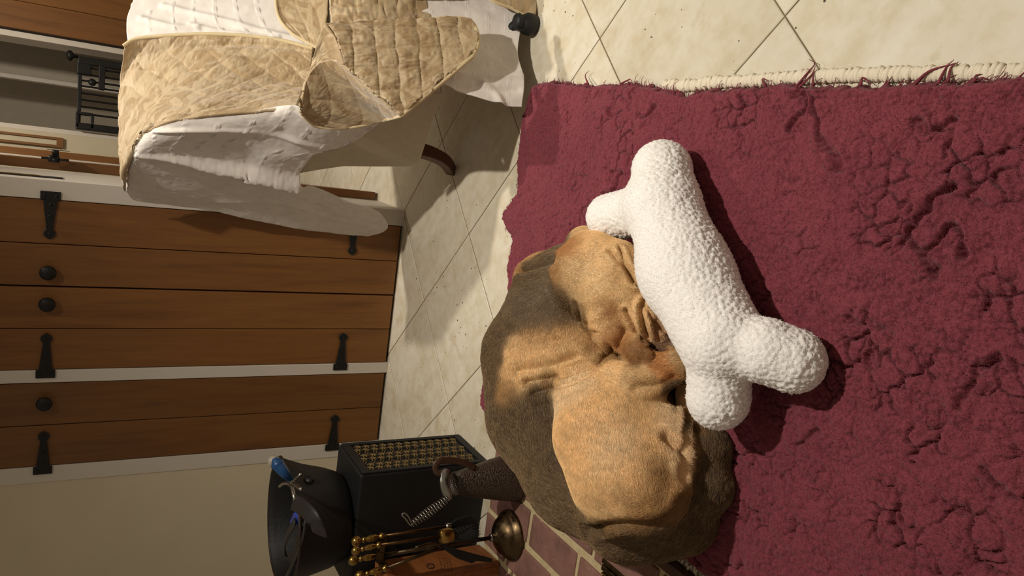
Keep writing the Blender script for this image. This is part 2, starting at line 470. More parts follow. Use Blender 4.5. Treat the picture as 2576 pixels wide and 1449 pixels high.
def t_hinge(mb, s0, z, sgn):        # leaf on the frame at s0, strap running sgn along the wall
    hw = .027
    wbox(mb, min(s0-sgn*.026, s0), max(s0-sgn*.026, s0), 0, .006, z-hw, z+hw)
    prof = [(0, .019), (.03, .016), (.08, .010), (.092, .0095), (.098, .0145), (.106, .0165), (.113, .0145), (.120, .006), (.123, 0)]
    poly = [wp(s0+sgn*a, .001, z+w) for a, w in prof]+[wp(s0+sgn*a, .001, z-w) for a, w in prof[-2::-1]]
    mb.prism(poly, WN*.005)
    for a in (.015, .05, .106): mb.lathe([(.0045, 0), (.004, .003), (.001, .0045)], wp(s0+sgn*a, .006, z), WN, 8)
    for q in (-.016, .016): mb.lathe([(.004, 0), (.0035, .003), (.001, .004)], wp(s0-sgn*.013, .006, z+q), WN, 8)
def cup_door(s0, s1, joint, hs0, sgn, knob_s, name='door'):
    a, b = (s0, joint), (joint, s1)
    d = MB(); wbox(d, s0+.01, s1-.01, -.034, -.022, .016, ZT-.066); d = d.build(name, M['door_wood'], cup)
    for x0, x1 in (a, b):
        p = MB(); wbox(p, x0+.0012, x1-.0012, -.021, -.002, .010, ZT-.062); p.build('plank', M['door_wood'], d, bevel=.0018)
    for z in (1.166, .196):
        h = MB(); t_hinge(h, hs0, z, sgn); h.build('hinge', M['iron'], d, bevel=.0006, seg=1)
    k = MB().lathe([(.012, 0), (.009, .008), (.011, .012), (.021, .017), (.0235, .022), (.021, .028), (.012, .032), (.002, .034)], wp(knob_s, -.002, 1.167), WN, 20)
    k.build('knob', M['iron'], d, smooth=True)
cup_door(.0615, .3345, .200, .0612, 1, .2886)
cup_door(.3375, .6105, .474, .6108, -1, .3902)
cup_door(.6552, .9425, .800, .9428, -1, .7200)
wl = MB(); wbox(wl, 1.0, 2.6, -.12, -.004, 0, 2.4); wl.build('wall_left', M['wall'])['kind'] = 'structure'

# ------------------------------------------------------------------ passage beyond the cupboard
PD = np.array([.13, .99, 0]); PD /= np.linalg.norm(PD); PN = np.array([PD[1], -PD[0], 0])
def pbox(mb, o, l0, l1, w0, w1, z0, z1): return mb.box(np.asarray(o)+PD*(l0+l1)/2+PN*(w0+w1)/2+UZ*(z0+z1)/2, PD*(l1-l0)/2, PN*(w1-w0)/2, UZ*(z1-z0)/2)
o = np.array([.345, 3.03, 0])
xa, xb = atY(185, 432, 3.03)[0], atY(185, 409, 3.03)[0]
o[0] = xa; o[1] = 3.03
d1 = MB(); pbox(d1, o, .0, 1.0, 0, xb-xa, .012, 2.0); d1 = tag(d1.build('door_1', M['door_wood'], bevel=.002), kind='structure')
def upright(name, py0, py1, Y, mat, dy):
    x0, x1 = atY(185, py0, Y)[0], atY(185, py1, Y)[0]
    return tag(MB().box(((x0+x1)/2, Y+dy/2, 1.1), ((x1-x0)/2, 0, 0), (0, dy/2, 0), (0, 0, 1.1)).build(name, mat, bevel=.003), kind='structure')
upright('trim_1', 413, 402, 4.10, M['white'], .03)
upright('door_2', 403, 385, 4.36, M['door_wood'], .05)
def blk(mb, px0, px1, py0, py1, Y, t=.012):
    a = atY(px0, py0, Y); b = atY(px1, py1, Y); c = (a+b)/2
    return mb.box(c, (abs(a[0]-b[0])/2, 0, 0), (0, t/2, 0), (0, 0, abs(a[2]-b[2])/2))
lt = MB()       # butterfly rim latch across the two door edges
for (x0, x1, y0, y1) in ((104, 122, 394, 401), (147, 174, 399, 407), (118, 176, 375, 381), (122, 150, 392, 409), (132, 148, 378, 396)): blk(lt, x0, x1, y0, y1, 3.0, .014)
for (x, y) in ((137, 383), (128, 397), (137, 403)): lt.lathe([(.009, 0), (.008, .012), (.002, .016)], atY(x, y, 2.99), (0, -1, 0), 10)
lt.build('latch', M['iron'], d1, bevel=.002)
YB = 4.8
def xw(py, px=185): return atY(px, py, YB)[0]
def hb(name, x0, x1, Y, z0, z1, mat, t=.06, kind='structure', bev=.003):
    return tag(MB().box(((x0+x1)/2, Y+t/2, (z0+z1)/2), ((x1-x0)/2, 0, 0), (0, t/2, 0), (0, 0, (z1-z0)/2)).build(name, mat, bevel=bev), kind=kind)
hb('wall_back', .30, xw(338), YB+.02, 0, 2.4, M['cream'], .12)
hb('trim_2', xw(338), xw(326), YB+.03, 0, 2.2, M['white'], .20)
hb('trim_3', xw(118)-.0, xw(100), YB-.01, 0, 2.2, M['white'], .14)
rw = hb('door_3', xw(104), 2.7, YB-.03, .006, 2.2, M['gap'], .03)
x = xw(102)
while x < 2.6:
    MB().box((x+.0735, YB-.036, 1.1), (.0725, 0, 0), (0, .014, 0), (0, 0, 1.09)).build('plank', M['door_wood'], rw, bevel=.003); x += .147
tag(MB().box((1.1, 6.4, 1.2), (1.5, 0, 0), (0, .05, 0), (0, 0, 1.2)).build('wall_far', M['grey']), kind='structure')
e1 = atY(60, 196, 5.6)
tag(MB().box((e1[0], 5.62, 1.1), (.012, 0, 0), (0, .02, 0), (0, 0, 1.1)).build('door_edge_highlight', M['white']), kind='structure')  # white strip stands in for the highlight along the far door's edge
tag(MB().box((e1[0]+.4, 5.66, 1.1), (.385, 0, 0), (0, .02, 0), (0, 0, 1.1)).build('door_4', M['grey']), kind='structure')
# notice frame on the cream wall
pf = root('picture_frame', atY(80, 360, YB), 'narrow brown framed cream panel hanging on the cream wall beside the pet gate', 'picture')
p0 = atY(158, 372, YB); p1 = atY(158, 347, YB); zt = p0[2]+.62
q = MB()
for (xa, xb, za, zb) in ((p0[0], p1[0], p0[2], p0[2]+.03), (p1[0]-.012, p1[0], p0[2]+.03, zt), (p0[0], p0[0]+.012, p0[2]+.03, zt), (p0[0], p1[0], zt, zt+.03)):
    q.box(((xa+xb)/2, YB+.010, (za+zb)/2), (abs(xb-xa)/2, 0, 0), (0, .010, 0), (0, 0, (zb-za)/2))
q.build('frame', M['door_wood'], pf); MB().box(((p0[0]+p1[0])/2, YB+.015, (p0[2]+zt)/2), (abs(p1[0]-p0[0])/2-.005, 0, 0), (0, .004, 0), (0, 0, .3)).build('panel', M['cream'], pf)
# pet gate standing in the doorway
gx0, gx1 = xw(324), xw(141); gz = 1.10
gate = root('pet_gate', ((gx0+gx1)/2, YB, 0), 'tall black metal pet gate with thin bars in the passage doorway', 'gate')
MB().box((gx0+.018, YB, gz/2), (.018, 0, 0), (0, .018, 0), (0, 0, gz/2)).build('post', M['iron'], gate, bevel=.004)
pr = MB().box((gx1-.018, YB, gz/2), (.020, 0, 0), (0, .018, 0), (0, 0, gz/2)).build('post', M['iron'], gate, bevel=.004)
MB().lathe([(.008, 0), (.010, .02), (.026, .03), (.030, .04), (.022, .052), (.004, .058)], (gx1+.0, YB, gz), (0, 0, 1), 16).build('finial', M['iron'], pr, smooth=True)
MB().box(((gx0+gx1)/2, YB, gz-.012), ((gx1-gx0)/2-.03, 0, 0), (0, .010, 0), (0, 0, .010)).build('rail', M['iron'], gate, bevel=.003)
MB().box(((gx0+gx1)/2, YB, .06), ((gx1-gx0)/2-.03, 0, 0), (0, .010, 0), (0, 0, .010)).build('rail', M['iron'], gate, bevel=.003)
for py in (165, 183, 199, 213, 231, 248, 265, 283):
    MB().tube([(xw(py), YB, .06), (xw(py), YB, gz-.015)], .0055, 8).build('bar', M['iron'], gate)
zl = atY(256, 200, YB)[2]
lr = MB().box(((xw(155)+xw(217))/2, YB-.005, zl), (abs(xw(155)-xw(217))/2, 0, 0), (0, .014, 0), (0, 0, .016)).build('latch_bar', M['iron'], gate, bevel=.004)
MB().lathe([(.016, 0), (.020, .008), (.014, .016), (.004, .02)], (xw(203), YB-.018, atY(232, 205, YB)[2]), (0, -1, 0), 16).build('latch_dial', M['iron'], lr, smooth=True)
lk = MB().box((gx1-.055, YB, gz-.03), (.04, 0, 0), (0, .016, 0), (0, 0, .035)).build('lock_case', M['iron'], gate, bevel=.006)
hn = MB(); xa = gx0+.03
for (cx, cz, wx, wz) in ((xa+.02, gz-.005, .04, .008), (xa+.058, gz-.04, .008, .04), (xa+.02, gz-.078, .04, .008)): hn.box((cx, YB-.004, cz), (wx, 0, 0), (0, .014, 0), (0, 0, wz))
hn.build('handle', M['iron'], gate, bevel=.003)

# ------------------------------------------------------------------ brick hearth
def mat_brick():
    t = NT('hearth_brick'); v = t.coord('Object'); oi = t.n('ShaderNodeObjectInfo')
    ad = t.n('ShaderNodeVectorMath', _operation='ADD'); t.l(v, ad.inputs[0]); t.l(oi.outputs['Random'], ad.inputs[1])
    n = t.noise(ad.outputs[0], 16, 6, .65); n2 = t.noise(ad.outputs[0], 90, 3)
    col = t.ramp(n, [(.28, srgb((108, 76, 66))), (.5, srgb((128, 92, 80))), (.75, srgb((144, 106, 92)))])
    sp = t.ramp(n2, [(.68, (0, 0, 0)), (.74, (1, 1, 1))])
    col = t.mix(sp, col, srgb((176, 150, 128)))
    col = t.mix(1.0, col, t.ramp(oi.outputs['Random'], [(0, (.85, .82, .82)), (1, (1.08, 1.05, 1.05))]), 'MULTIPLY')
    return t.out(col, .75, t.bump(n2, .3, .003))
M['brick'] = mat_brick(); M['mortar'] = simple('mortar', (186, 168, 128), .9, var=.15, scale=60, bump=.6, bscale=160)
HD = np.array([-.19, -.98, 0]); HD /= np.linalg.norm(HD); HN = np.array([HD[1], -HD[0], 0]); HP = np.array([-.606, 1.60, 0])
def hp(l, w, z): return HP+HD*l+HN*w+UZ*z
ZH = .022
hearth = root('brick_hearth', hp(0, .2, 0), 'flush red brick hearth with pale mortar joints beside the maroon rug', 'hearth')
la, lb = -.335, .95
MB().box(hp((la+lb)/2, .24, ZH/2-.002), HD*(lb-la)/2, HN*.35, UZ*(ZH/2-.001)).build('mortar_bed', M['mortar'], hearth)
random.seed(3)
for row in range(6):
    w0 = -.100+row*.110 + (.004 if row else 0)
    off = {0: -.055, 1: -.108+.0, 2: .02, 3: -.09, 4: .03, 5: -.06}[row]
    l = la-.25+((off-(la-.25)) % .224)-.224
    while l < lb:
        a, b = max(l+.007, la+.003), min(l+.217, lb-.003); l += .224
        if b-a < .02: continue
        bw, r = .0465, random.uniform
        c = hp((a+b)/2, w0+.049+r(-.002, .002), ZH/2+r(-.001, .0015)); th = r(-.012, .012)
        ax = HD*math.cos(th)+HN*math.sin(th); ay = HN*math.cos(th)-HD*math.sin(th)
        MB().box(c, ax*(b-a)/2, ay*bw, UZ*(ZH/2+.0015)).build('brick', M['brick'], hearth, bevel=.004)
et = MB().box(hp((la+lb)/2, -.117, .012), HD*(lb-la)/2, HN*.013, UZ*.0125)
et.build('edge_strip', M['dark_wood'], hearth, bevel=.003)
# ------------------------------------------------------------------ maroon fleece rug
def mat_rug():
    t = NT('maroon_fleece'); v = t.coord('Object')
    n = t.noise(v, 5, 4); n2 = t.noise(v, 260, 4, .7); n3 = t.noise(v, 60, 4, .6)
    col = t.ramp(n, [(.3, srgb((112, 48, 60))), (.7, srgb((130, 58, 68)))])
    col = t.mix(.45, col, t.ramp(n2, [(.3, srgb((86, 36, 48))), (.7, srgb((152, 78, 86)))]))
    b = t.bump(n3, .5, .006); b = t.bump(n2, .5, .003, b)
    return t.out(col, .95, b, spec=.1, sheen=.12)
M['rug'] = mat_rug()
ZR = .020
farp = np.array([at(*q, ZR)[:2] for q in ((1232, 1050), (1210, 1015), (1212, 975), (1232, 900), (1272, 760), (1277, 665), (1287, 605), (1270, 570), (1262, 540), (1285, 505), (1300, 480), (1300, 400), (1318, 290), (1345, 210))])
rtp = np.array([at(*q, ZR)[:2] for q in ((2700, 192), (2576, 190), (2330, 208), (2100, 214), (1960, 210), (1850, 222), (1760, 226), (1722, 240), (1690, 226), (1600, 208), (1530, 212), (1470, 212), (1400, 203), (1345, 210))])
rtp = np.vstack([[rtp[0][0]-.05, .25], rtp])
nu, nv = 540, 860
lfp = np.array([[-.70, .25], [-.535, 1.16], [-.525, 1.24], farp[0]])
bot = np.array([[-.70, .25], rtp[0]])
z3 = lambda a: np.c_[a, np.zeros(len(a))]
G = coons(spline(z3(bot), nu), spline(z3(farp), nu), spline(z3(lfp), nv), spline(z3(rtp), nv))
P = G.reshape(-1, 3).copy()
wx = fbm(P, .030, 3, 5)*.011; wy = fbm(P, .030, 3, 9)*.011
Pw = p3(P[:, 0]+wx, P[:, 1]+wy)
f1, f2 = worley(Pw, .036, 11)
g1, g2 = worley(p3(P[:, 0]+wx*.5, P[:, 1]+wy*.5), .0135, 21)
mod = np.clip(.50+.7*fbm(P, .20, 2, 31)+.75*np.clip((1.50-P[:, 1])*.55, -.45, .6), .25, 1.25)
gA = np.clip(vnoise(P, .050, 14)*2.4+.35, 0, 1)
crease = np.exp(-((f2-f1)/.085)**2)*gA
gB = np.clip(vnoise(P, .028, 16)*2.2+.25, 0, 1)
crease2 = np.exp(-((g2-g1)/.15)**2)*gB
z = .024 + .0035*fbm(P, .12, 3, 41) + mod*(.0050*(1-f1**2)) - mod*.0130*crease - (.3+.7*mod)*.0042*crease2 + .0026*(1-g1**2)
z += .0016*fbm(P, .010, 3, 51)
# a handful of deep crumpled folds
for ln, dep in ((((2260, 620), (2330, 520), (2400, 470)), .016), (((2330, 640), (2390, 560), (2420, 640)), .016), (((1980, 330), (2020, 260), (2000, 235)), .012), (((2280, 530), (2300, 610), (2360, 690)), .013),
                (((1560, 430), (1540, 470), (1520, 480)), .010), (((2290, 300), (2330, 330), (2400, 300)), .012), (((2040, 250), (2050, 330), (2110, 420)), .011), (((1610, 290), (1650, 270)), .010),
                (((2180, 790), (2250, 850)), .008), (((2400, 1030), (2440, 960), (2510, 900)), .010), (((2480, 1180), (2560, 1260)), .010), (((2000, 1120), (2060, 1090)), .008), (((1700, 1380), (1730, 1330), (1740, 1290)), .010), (((1790, 1330), (1800, 1300)), .01)):
    L = np.array([at(*q, .03) for q in ln]); L[:, 2] = 0
    d = poly_dist(p3(P[:, 0]+wx*.7, P[:, 1]+wy*.7), spline(L, 16)); z -= dep*np.exp(-(d/.0036)**2) - dep*.35*np.exp(-((d-.012)/.007)**2)
iu = np.minimum(np.arange(nu), nu-1-np.arange(nu)); iv = nv-1-np.arange(nv)
du = iu*(1.0/nu)*1.05; dv = iv*(1.7/nv)
ed = np.minimum(du[None, :], dv[:, None]).reshape(-1)+.002*fbm(P, .02, 2, 61)
tp = np.clip(ed/.014, 0, 1); z = .003+(np.maximum(z, .006)-.003)*(1-(1-tp)**2)
jit = (1-tp)*.006
P[:, 0] += jit*fbm(P, .012, 2, 71); P[:, 1] += jit*fbm(P, .012, 2, 81)
P[:, 2] = z
RV, RQ = P, gfaces(nv, nu)
rug = root('fleece_rug', (0, 1.1, 0), 'maroon crumpled fleece rug under the sleeping dog', 'rug')
pile = mk('fleece', RV, RQ, M['rug'], rug, smooth=True)
# a backing so the rug has a body
bk = RV.copy(); bk[:, 2] = .0025; k = np.arange(nv*nu).reshape(nv, nu)[::20, ::20]
Gb = bk[k]; mk('backing', Gb.reshape(-1, 3), gfaces(*k.shape), M['grout'], rug)
# wool fuzz
rbvh_P = P
near = np.clip(1.6-RV[RQ[:, 0], 1], .25, 1)*(RV[RQ[:, 0], 1] > .42)
Rp, Rn, _, _ = scatter(RV, RQ, 70000, near)
d = rng.normal(size=(len(Rp), 3)); d[:, 2] = np.abs(d[:, 2])*.5+.15; d /= np.linalg.norm(d, axis=1)[:, None]
d2 = rng.normal(size=(len(Rp), 3)); d2[:, 2] *= .4; d2 /= np.linalg.norm(d2, axis=1)[:, None]
ln = (.003+.004*rng.random(len(Rp)))[:, None]
S = np.stack([Rp-Rn*.001, Rp+d*ln*.5, Rp+d*ln*.8+d2*ln*.5, Rp+d*ln*.7+d2*ln*1.1], 1)
f = strands('wool_fuzz', S, M['rug'], rug, .00020); tag(f, kind='stuff')
# yarn wisps along the edges
wm = MB()
edgeL = np.vstack([spline(z3(farp), 300)[120:], spline(z3(rtp), 400)[::-1]])
for i in range(210):
    p = edgeL[random.randrange(len(edgeL))]
    if p[1] < .45: continue
    tgt = np.array([-.05, 1.0, 0])-p; tgt /= np.linalg.norm(tgt)
    sd = np.array([-tgt[1], tgt[0], 0]); L = random.choice([.006, .009, .012, .015, .02]); c = random.uniform(-1, 1)
    q = [p+tgt*.012+UZ*.018, p+UZ*.016+sd*c*.003, p-tgt*L*.6+UZ*.014+sd*c*L*.5, p-tgt*L*random.uniform(.5, 1)+UZ*.010+sd*c*L*1.1]
    wm.tube(spline(q, 7), np.linspace(random.choice([.0008, .0012, .002]), .0003, 7), 5)
for ln in (((2000, 222), (2030, 185), (2050, 160), (2035, 150)), ((2010, 220), (2040, 190), (2052, 165)), ((2045, 215), (2046, 185), (2050, 172)), ((2300, 212), (2340, 178), (2410, 158)), ((2360, 210), (2380, 170), (2400, 150)), ((2385, 205), (2392, 170), (2412, 155)), ((2450, 205), (2455, 190), (2470, 186)), ((1480, 212), (1472, 190), (1482, 178)), ((1560, 212), (1585, 200), (1590, 212)), ((1925, 220), (1918, 198), (1935, 204)), ((2165, 215), (2170, 195), (2190, 210))):
    q = [at(*ln[0], .022)]+[at(*a, .014) for a in ln[1:]]
    wm.tube(spline(q, 12), np.linspace(.0028, .0004, 12), 6)
tag(wm.build('yarn_wisps', M['rug'], rug, smooth=True), kind='stuff')
# cream woven selvedge, loop by loop
M['selv'] = simple('cream_cotton', (226, 214, 190), .9, var=.08, scale=60, bump=.4, bscale=500)
lp = MB().tube(spline([(-.012, 0, 0), (-.008, .0005, .0045), (.002, 0, .006), (.010, -.0005, .0045), (.013, 0, 0)], 9), [.003, .0042, .0050, .0053, .0054, .0053, .0050, .0042, .003], 8, flat=.7)
lpm = bpy.data.meshes.new('selvedge_loop'); lpm.from_pydata(lp.V, [], lp.F); lpm.materials.append(M['selv']); lpm.polygons.foreach_set('use_smooth', [True]*len(lpm.polygons))
def selvedge(px, n, size, jitter=.0012):
    E = spline(np.array([at(*q, .006) for q in px]), n); T = np.gradient(E, axis=0)
    for p, t in zip(E, T):
        o = link('selvedge_loop', lpm, rug); a = math.atan2(t[1], t[0])+math.pi/2+random.uniform(-.3, .3)
        o.location = (p[0]+random.uniform(-jitter, jitter), p[1]+random.uniform(-jitter, jitter), .003)
        o.rotation_euler = (random.uniform(-.2, .2), 0, a); s = size*random.uniform(.75, 1.05); o.scale = (s, s*random.uniform(.8, 1.15), s)
selvedge(((1672, 214), (1730, 215), (1800, 208), (1900, 203), (1985, 196), (2080, 192), (2200, 188), (2330, 186), (2480, 184), (2600, 180)), 150, 1.0)
selvedge(((1664, 1388), (1690, 1398), (1712, 1412), (1738, 1432), (1762, 1450), (1790, 1475)), 34, .48, .005)

# ------------------------------------------------------------------ the sleeping dog
dg = Implicit((-.85, .90, .020), (.36, 2.20, .40), .0036)
K = .045
def A(px, py, z): return at(px, py, z)
# torso along the spine
dg.chain([(A(1400, 770, .150), .100), (A(1365, 900, .155), .132), (A(1378, 1040, .150), .132), (A(1470, 1182, .150), .122), (A(1575, 1268, .140), .098)], k=K)
dg.cap(A(1470, 880, .13), .105, A(1460, 960, .12), .10, k=.05)          # chest
dg.cap(A(1640, 1110, .085), .085, A(1560, 960, .08), .075, k=.05)         # belly floor
dg.cap(A(1640, 1295, .105), .085, A(1590, 1290, .12), .09, k=.05)        # rump
# neck
dg.chain([(A(1400, 770, .150), .098), (A(1452, 712, .135), .092)], k=.05)
dg.cap(A(1365, 708, .10), .070, A(1420, 680, .10), .060, k=.03)
# thigh, shank and hock of the upper hind leg
dg.chain([(A(1590, 1195, .175), .112), (A(1530, 1090, .195), .105), (A(1478, 1005, .185), .074)], k=.016)
dg.cap(A(1590, 1195, .175), .115, A(1640, 1120, .14), .085, k=.03)
dg.cap(A(1490, 1005, .185), .070, A(1610, 950, .150), .047, k=.03)
dg.cap(A(1610, 950, .150), .047, A(1700, 915, .120), .034, k=.025)
dg.cap(A(1700, 915, .110), .036, A(1770, 905, .055), .028, k=.02)
# tail wrapped round
dg.chain([(A(1620, 1335, .08), .052), (A(1715, 1310, .072), .058), (A(1772, 1225, .064), .046), (A(1782, 1130, .058), .036), (A(1756, 1060, .056), .027), (A(1734, 1000, .062), .019), (A(1722, 945, .065), .013)], k=.022)
dg.cap(A(1700, 1150, .085), .040, A(1690, 1235, .09), .05, k=.04)
# head: skull, brow, cheek, muzzle, jowls
dg.cap(A(1500, 695, .150), .094, A(1545, 735, .140), .080, k=.02)
dg.cap(A(1560, 655, .155), .040, A(1600, 705, .140), .034, k=.03)
dg.cap(A(1545, 735, .140), .080, A(1625, 800, .105), .058, k=.03)
dg.cap(A(1625, 800, .105), .056, A(1668, 850, .088), .042, k=.025)
dg.cap(A(1600, 850, .08), .05, A(1650, 870, .07), .036, k=.02)
# ears
dg.chain([(A(1510, 640, .175), .040), (A(1468, 612, .13), .034), (A(1452, 622, .105), .022)], k=.014)
n1, n2 = A(1668, 520, .120), A(1815, 858, .135)
BONE = [([(n1, .068), (A(1722, 684, .130), .080), (n2, .074)], .03), ([(n1, .064), (A(1664, 428, .095), .058)], .028), ([(n1, .052), (A(1532, 546, .125), .048)], .028),
        ([(n2, .060), (A(1925, 882, .115), .051), (A(1992, 908, .088), .052)], .010), ([(n2, .058), (A(1808, 945, .130), .051), (A(1806, 1000, .125), .054)], .010)]
_v, _q = dg.mesh(); _t = BVHTree.FromPolygons(_v.tolist(), _q.tolist())
def _on(px, py, dz): return np.array(_t.ray_cast(Vector(C0), Vector(ray(px, py)).normalized())[0])+UZ*dz
dg.chain([(_on(1492, 792, -.010), .030), (_on(1530, 828, .002), .039), (_on(1572, 862, .006), .038), (_on(1606, 884, .006), .028), (_on(1632, 893, .006), .013)], k=.006, sq=(1, 1, 1.9))
for ch_, k_ in BONE:                                                  # the plush presses into the dog where they touch
    dg.chain([(p_, r_+.004) for p_, r_ in ch_], k=.008, sub=True)
V, Q = dg.mesh(); V = relax(V, Q, 3, .5); N = vnormals(V, Q)
bvh = BVHTree.FromPolygons(V.tolist(), Q.tolist())
def hit(px, py, tree=None):
    r = (tree or bvh).ray_cast(Vector(C0), Vector(ray(px, py)).normalized())
    return None if r[0] is None else np.array(r[0])
def hitline(ln, n=14):
    ln = spline(np.c_[np.array(ln, float), np.zeros(len(ln))], n)[:, :2]
    pts = [hit(*q) for q in ln]; return np.array([q for q in pts if q is not None])
grooves = [
    (((1559, 624), (1578, 673), (1597, 708), (1622, 721)), .009, .0042), (((1536, 632), (1559, 657), (1581, 683), (1592, 708)), .008, .0050),
    (((1628, 748), (1613, 769), (1616, 794), (1622, 826), (1629, 848)), .012, .0045), (((1575, 781), (1590, 813), (1600, 835), (1618, 859)), .008, .0040),
    (((1622, 769), (1638, 794), (1651, 826), (1660, 857)), .009, .0045), (((1640, 760), (1655, 800), (1668, 830)), .007, .004),
    (((1651, 810), (1670, 835), (1692, 851)), .007, .0045), (((1632, 872), (1660, 881), (1706, 876)), .009, .0045),
    (((1451, 765), (1468, 813), (1515, 851), (1550, 889), (1581, 910)), .009, .0060),
    (((1327, 962), (1422, 943), (1486, 921), (1549, 892)), .010, .008), (((1345, 985), (1450, 955), (1520, 915)), .008, .008), (((1300, 935), (1380, 925), (1440, 905)), .005, .009),
    (((1674, 1101), (1713, 1144), (1710, 1205)), .011, .008), (((1735, 1010), (1722, 1070), (1718, 1140)), .010, .006),
    (((1480, 1330), (1560, 1318), (1640, 1315), (1690, 1290), (1715, 1240)), .010, .010),
    (((1296, 690), (1345, 672), (1398, 655)), .010, .009), (((1548, 905), (1600, 915), (1650, 935)), .006, .010), (((1380, 860), (1440, 850), (1500, 860)), .004, .010), (((1600, 975), (1660, 965), (1690, 950)), .005, .008)]
disp = np.zeros(len(V))
for ln, dep, w in grooves:
    L = hitline(ln)
    if len(L) < 2: continue
    d = poly_dist(V, L); disp += -dep*np.exp(-(d/w)**2)+dep*.40*np.exp(-((d-2.3*w)/(1.1*w))**2)
disp += .0014*fbm(V, .06, 3, 3)+.0005*fbm(V, .018, 2, 8)
V = V+N*disp[:, None]; N = vnormals(V, Q)
bvh = BVHTree.FromPolygons(V.tolist(), Q.tolist())
# coat: the animal's own patches, plus a dark gap painted in by the hock
TAN, PALE, DARK, GREY, RED, BRIN = (np.array(srgb(c)) for c in ((232, 194, 140), (244, 214, 170), (98, 78, 56), (122, 103, 82), (176, 122, 72), (98, 78, 58)))
NOSE = np.array(srgb((128, 94, 74))); PINK = np.array(srgb((192, 150, 110))); BRN = np.array(srgb((188, 146, 96)))
blobs = [(1500, 690, 70, TAN*.95), (1440, 690, 45, TAN*.8), (1560, 730, 60, TAN), (1600, 800, 40, TAN), (1650, 830, 25, PINK), (1670, 868, 14, NOSE), (1640, 872, 10, NOSE), (1560, 690, 25, BRN),
         (1555, 835, 32, RED), (1595, 880, 25, RED*.75), (1625, 893, 14, RED*.7), (1510, 800, 30, TAN), (1470, 610, 35, TAN*1.05), (1440, 620, 30, RED*1.1), (1530, 780, 22, RED),
         (1330, 690, 45, DARK*1.15), (1370, 730, 50, GREY), (1420, 760, 45, DARK), (1440, 790, 30, DARK*.85), (1290, 760, 45, GREY), (1270, 810, 50, DARK*1.1), (1340, 790, 45, GREY), (1400, 690, 30, BRN),
         (1340, 850, 35, BRN*1.1), (1430, 850, 45, BRN*1.1), (1300, 880, 30, TAN), (1350, 900, 50, TAN), (1300, 940, 40, TAN), (1440, 890, 45, TAN*.95), (1500, 870, 30, BRN), (1530, 900, 22, BRN*.8), (1245, 880, 25, DARK*1.3), (1235, 960, 30, DARK*1.25), (1265, 985, 30, BRN),
         (1380, 950, 20, BRN*.7), (1280, 1040, 60, DARK), (1360, 1010, 40, DARK*.9), (1380, 1080, 25, DARK), (1320, 1100, 50, DARK*1.05), (1340, 1180, 50, DARK*1.1), (1385, 1160, 18, DARK*.8), (1390, 1250, 45, DARK*1.15), (1440, 1310, 45, DARK*1.25), (1500, 1340, 40, BRIN*1.4), (1560, 1355, 40, BRIN), (1640, 1345, 40, BRIN*1.1), (1235, 1010, 35, DARK*1.1), (1262, 1090, 35, DARK*1.1), (1300, 1160, 35, DARK*1.1), (1345, 1255, 35, DARK*1.1), (1405, 1322, 30, DARK*1.15), (1245, 830, 30, DARK*1.1), (1260, 770, 30, DARK*1.1), (1300, 705, 25, DARK*1.1),
         (1450, 980, 40, PALE*.95), (1520, 940, 40, TAN*1.05), (1480, 1060, 60, TAN*1.1), (1460, 1150, 50, TAN*1.1), (1540, 1120, 60, PALE*.95), (1580, 1200, 60, TAN*1.05), (1480, 1230, 45, TAN), (1530, 1280, 40, TAN*.9), (1600, 1280, 40, BRN*1.05), (1420, 1100, 14, TAN), (1650, 1180, 30, BRN), (1640, 1110, 30, TAN), (1620, 1030, 40, TAN), (1680, 1050, 30, PALE), (1690, 1100, 25, PALE*1.1), (1720, 1190, 18, PALE*1.15), (1705, 1150, 14, PALE),
         (1600, 950, 25, TAN*.85), (1665, 915, 22, RED*1.25), (1700, 900, 20, TAN*.8), (1690, 975, 14, DARK),  # last DARK spot paints the shade in the gap between hock and tail
         (1780, 1100, 30, BRIN), (1800, 1180, 35, BRIN), (1790, 1260, 35, BRIN), (1740, 1320, 35, BRIN), (1690, 1350, 35, BRIN*1.2), (1735, 1235, 14, BRN), (1742, 1180, 12, TAN), (1742, 1120, 12, TAN), (1750, 1150, 12, BRN), (1765, 1100, 14, BRN*.8), (1745, 1060, 14, TAN*.9), (1728, 1000, 12, TAN*.95), (1700, 1290, 22, BRN*.8), (1650, 1310, 25, BRN*.8), (1760, 1290, 25, BRIN*1.2), (1600, 1330, 25, BRN*.7), (1530, 1330, 22, BRN*.7)]
cw = np.full(len(V), 1e-12); cc = np.tile(BRN*1e-12, (len(V), 1))
jx = np.stack([fbm(V, .035, 3, 91), fbm(V, .035, 3, 92), fbm(V, .035, 3, 93)], 1)*.008
for px, py, r, c in blobs:
    h_ = hit(px, py)
    if h_ is None: continue
    d = np.linalg.norm(V+jx-h_, axis=1)/(r/950*.70); w = np.exp(-d*d)/(r/40)
    cw += w; cc += w[:, None]*c
coat = cc/cw[:, None]
def mat_coat(name, hair):
    t = NT(name); a = t.n('ShaderNodeAttribute', _attribute_name='coat'); col = a.outputs['Color']
    if hair:
        hi = t.n('ShaderNodeHairInfo'); col = t.mix(1.0, col, t.ramp(hi.outputs['Random'], [(0, (.74, .74, .74)), (.5, (1, 1, 1)), (1, (1.25, 1.22, 1.18))]), 'MULTIPLY')
        return t.out(col, .55, spec=.25)
    v = t.coord('Object'); n = t.noise(v, 140, 4, .6)
    col = t.mix(1.0, col, t.ramp(n, [(.3, (.7, .7, .7)), (.7, (1.05, 1.05, 1.05))]), 'MULTIPLY')
    return t.out(col, .6, t.bump(n, .25, .003), spec=.3)
M['coat'] = mat_coat('short_coat', False); M['fur'] = mat_coat('fur_strands', True)
